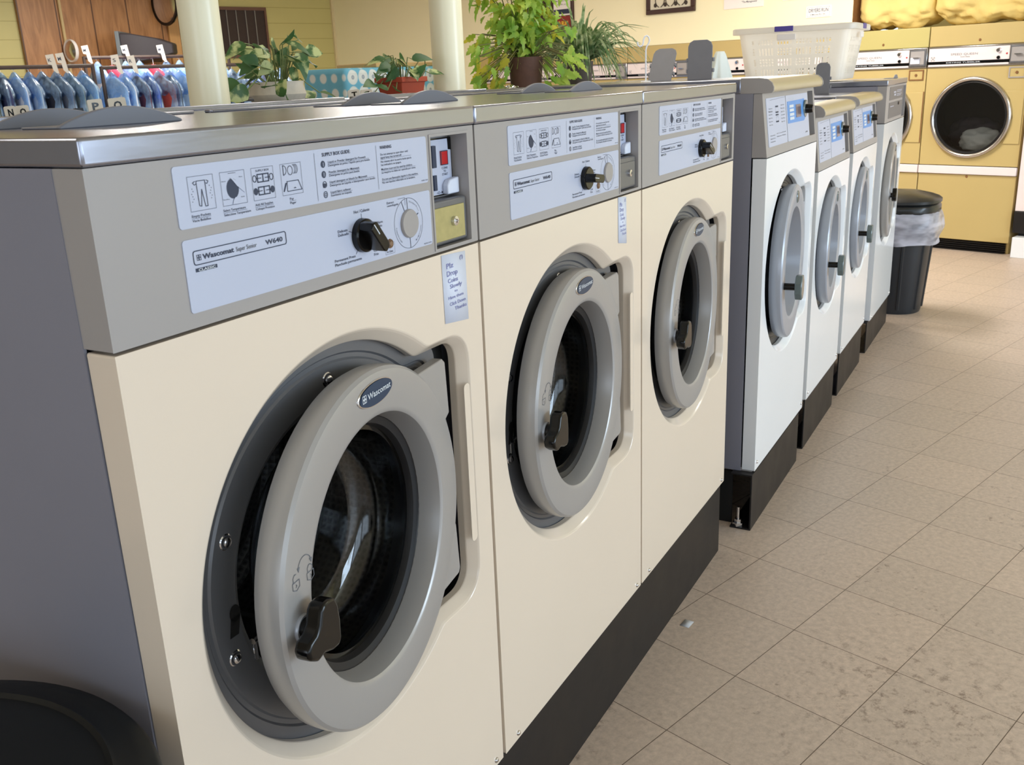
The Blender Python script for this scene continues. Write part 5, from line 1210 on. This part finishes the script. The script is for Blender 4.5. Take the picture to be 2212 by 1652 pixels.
m = MB(); m.tube([(.25, .08, .04), (.3, .35, .04), (.32, .42, .04)], .02, 8); m.build('wall_bracket', M_['rackm'], t)
def dish(name, x, z, off, rad, rz, label, dark):
    t = empty(name, LW(x, z, off), rz, label, 'mirror')
    m = MB(); m.lathe([(rad * .86, -.012), (rad, -.02), (rad * 1.02, 0), (rad * .98, .02)], 0, 0, 0, 40); m.build('mirror_rim', M_['signw'] if not dark else M_['black'], t)
    m = MB(); m.lathe([(.0001, -.05), (rad * .4, -.043), (rad * .7, -.028), (rad * .88, -.012)], 0, 0, 0, 40); m.build('mirror_glass', M_['chrome'], t, ang=80)
    rel = rz - YAW; m = MB(); m.tube([(0, .0, 0), (math.sin(rel) * (off - .062), math.cos(rel) * (off - .062), 0)], .012, 8); m.build('mirror_bracket', M_['black'], t)
dish('round_mirror', 4.19, 2.07, .21, .125, YAW + R_(-80), 'small round white rimmed mirror on the pine panelling', False)
dish('convex_mirror', 5.34, 2.60, .37, .26, YAW + R_(-82), 'large dark rimmed convex mirror beside the nearer column', True)

RD = 8.0
def rack(name, a0, a1, d, zt, label, low=False, z_low=.4):
    t = empty(name, RW((a0 + a1) / 2, d), YAW, label, 'garment rack', 'dark pipe garment racks'); h = (a1 - a0) / 2
    m = MB(); m.tube([(-h, 0, zt), (h, 0, zt)], .017, 10); m.build('top_bar', M_['rackm'], t)
    if low: m = MB(); m.tube([(-h, .30, low), (h, .30, low)], .015, 10); m.build('rear_bar', M_['rackm'], t)
    for x in (-h, h):
        m = MB(); m.tube([(x, 0, .03), (x, 0, zt + .012)], .017, 10); m.build('upright', M_['rackm'], t)
        m = MB(); m.box(x - .02, x + .02, -.25, .32, 0, .03); m.build('foot', M_['rackm'], t)
        if low: m = MB(); m.tube([(x, .30, .03), (x, .30, low)], .015, 10); m.build('rear_upright', M_['rackm'], t)
rack('garment_rack', 1.75, 3.20, RD, 1.815, 'garment rack at the left edge, its end post by the P card', 1.72)
rack('garment_rack', 3.275, 5.16, RD, 1.795, 'garment rack running behind the nearer column')
rack('garment_rack', 3.72, 5.35, RD + 1.5, 1.935, 'garment rack in the back, against the pine panelling')
cloths = {}
def cl(c):
    if c not in cloths: cloths[c] = mat('garment_cloth_%d' % len(cloths), c, .85, noise=.18, nscale=14, bump=.2, bscale=30)
    return cloths[c]
def film_mat():
    m = mat('blue_film', (186, 218, 250), .12, bump=1.0, bscale=9, stretch=(1, 1, .5)); nt = m.node_tree; b = nt.nodes['Principled BSDF']; N = nt.nodes.new; L = nt.links.new
    b.inputs['Specular IOR Level'].default_value = 1
    t_ = N('ShaderNodeBsdfTransparent'); t_.inputs[0].default_value = srgb(196, 222, 250); n = N('ShaderNodeTexNoise'); n.inputs['Scale'].default_value = 11; mr = N('ShaderNodeMapRange'); mr.inputs[1].default_value = .35; mr.inputs[2].default_value = .65; mr.inputs[3].default_value = .04; mr.inputs[4].default_value = .6
    tc = N('ShaderNodeTexCoord'); L(tc.outputs['Object'], n.inputs['Vector'])
    L(n.outputs[0], mr.inputs[0]); ms = N('ShaderNodeMixShader'); L(mr.outputs[0], ms.inputs[0]); L(t_.outputs[0], ms.inputs[1]); L(b.outputs[0], ms.inputs[2]); L(ms.outputs[0], nt.nodes['Material Output'].inputs[0]); return m
M_['film'] = film_mat()
def garm(rows, seed, nz):
    m = MB(); rings = []; n = 28
    for z, hw, th in rows:
        ring = []
        for k_ in range(n):
            a = 2 * PI * k_ / n; q = 1 + nz * _n.noise(Vector((math.cos(a) * 2 + seed, math.sin(a) * 2, z * 5)))
            ring.append((th * q * math.cos(a), hw * (1 + (q - 1) * .5) * math.sin(a), z + .01 * nz * _n.noise(Vector((a, z * 9, seed)))))
        rings.append(ring)
    m.loft(rings); return m
GB = garm([(-.055, .03, .02), (-.075, .07, .035), (-.11, .15, .045), (-.145, .215, .045), (-.19, .238, .055), (-.45, .245, .06), (-.80, .255, .07), (-.82, .25, .06)], 3, .18)
GF = garm([(-.015, .012, .010), (-.035, .035, .022), (-.07, .095, .04), (-.11, .165, .05), (-.15, .228, .056), (-.19, .262, .064), (-.26, .268, .058), (-.45, .27, .072), (-.95, .275, .085)], 8, .5)
def hanger_mesh():
    m = MB(); m.tube([(0, 0, -.06), (0, 0, -.02), (0, .0, .0)] + [(0, .018 - .018 * math.cos(t_), .018 * math.sin(t_) + .002) for t_ in (.6, 1.2, 1.8, 2.4, 3.1)], .0022, 6)
    m.tube([(0, -.20, -.12), (0, 0, -.06), (0, .20, -.12), (0, -.20, -.125)], .0024, 6); return m
proto = {}
def garment(a, d, z, col, label, bag=True, grp='bagged clothes on the racks', rz=0, sc=1):
    t = empty('hanging_garment', RW(a, d, z), YAW + rz, label, 'garment', grp)
    for nm, mk, m_ in (('hanger', hanger_mesh, M_['wire']), ('garment', lambda: GB, cl(col)), ('plastic_cover', lambda: GF, M_['film'])):
        if nm == 'plastic_cover' and not bag: continue
        key = (nm, col if nm == 'garment' else 0)
        if key not in proto: proto[key] = mk().build(nm, m_, t, ang=70)
        else: o = proto[key].copy(); C.objects.link(o); o.parent = t
    t.scale = (1, sc, 1); return t
random.seed(12)
colsA = [((205, 216, 232), 'pale grey'), ((96, 104, 120), 'slate'), ((86, 96, 88), 'dark olive'), ((150, 172, 196), 'light blue'), ((118, 132, 128), 'grey green'), ((52, 58, 96), 'navy'), ((40, 40, 48), 'black'), ((168, 198, 214), 'ice blue')]
for i in range(11):
    a = 1.98 + i * .112; c, nm = colsA[(i * 3 + 1) % 8]
    garment(a, RD + .02 * (i % 2), 1.792, c, '%s garment in blue plastic on the left rack, %s in from its end post' % (nm, ('eleventh', 'tenth', 'ninth', 'eighth', 'seventh', 'sixth', 'fifth', 'fourth', 'third', 'second', 'first')[i]), rz=rnd(-.15, .15), grp='bagged clothes on the left rack')
colsB = [((222, 230, 240), 'white'), ((208, 216, 228), 'pale'), ((92, 46, 60), 'maroon'), ((70, 96, 170), 'blue'), ((176, 70, 56), 'red'), ((64, 76, 92), 'dark slate'), ((176, 206, 236), 'light blue'), ((168, 172, 200), 'lilac grey'), ((36, 44, 78), 'navy'), ((44, 40, 52), 'black'), ((86, 110, 150), 'denim'), ((30, 36, 60), 'midnight'), ((120, 80, 140), 'purple'), ((60, 90, 180), 'royal blue'), ((140, 40, 90), 'plum')]
ordn = ('first', 'second', 'third', 'fourth', 'fifth', 'sixth', 'seventh', 'eighth', 'ninth', 'tenth', 'eleventh', 'twelfth', 'thirteenth', 'fourteenth', 'fifteenth', 'sixteenth', 'seventeenth')
for i in range(17):
    c, nm = colsB[i % 15]
    garment(3.36 + i * .108, RD, 1.772, c, '%s garment in blue plastic on the middle rack, %s from its left post' % (nm, ordn[i]), rz=rnd(-.15, .15), grp='bagged clothes on the middle rack')
for i in range(9):
    c, nm = (((196, 80, 110), 'pink'), ((210, 214, 226), 'white'), ((60, 70, 120), 'dark blue'))[i % 3]
    garment(1.95 + i * .13, RD + .32, 1.70, c, '%s garment on the rear bar of the left rack, %s from the left' % (nm, ordn[i]), bag=False, rz=rnd(-.1, .1), grp='clothes on the rear bar')
for i in range(10):
    c, nm = (((214, 216, 228), 'white'), ((190, 60, 84), 'rose'), ((90, 120, 190), 'mid blue'))[i % 3]
    garment(3.85 + i * .15, RD + 1.5, 1.91, c, '%s garment on the back rack, %s from the left' % (nm, ordn[i]), bag=i % 3 != 1, rz=rnd(-.1, .1), grp='clothes on the back rack')
# tall ivory divider tags hooked over the bars
def tag_(a, d, z, h, lean, label):
    t = empty('divider_tag', RW(a, d, z), YAW + R_(-20), label, 'divider tag', 'ivory divider tags on the racks'); t.rotation_euler = (0, R_(lean), YAW + R_(-20))
    m = MB(); m.prism([(-.018, -.03), (.004, -.06), (.02, -.06), (.02, h), (-.045, h), (-.045, h - .075), (-.018, h - .085)][::1], -.002, .002); m.build('tag_plate', M_['ivory'], t)
    m = MB(); text(m, 'KMSR'[int(a * 10) % 4], -.035, h - .06, .03, -.01, -.003); m.build('tag_letter', M_['ink'], t, smooth=False)
for i, (a, z, h, ln) in enumerate(((2.86, 1.815, .10, -8), (2.945, 1.815, .11, -8), (3.42, 1.795, .11, -8), (3.565, 1.795, .10, -8))):
    tag_(a, RD - .04, z, h, ln, 'ivory divider tag standing over the %s' % ('left rack bar, the left one', 'left rack bar, the right one', 'middle rack bar, near its left post', 'middle rack bar, second from its left post')[i])
for i, a in enumerate((3.76, 4.17, 4.56)): tag_(a, RD + 1.46, 1.935, .12, -8, 'ivory divider tag over the back rack bar, %s' % ('leftmost', 'middle one', 'rightmost, by the television')[i])
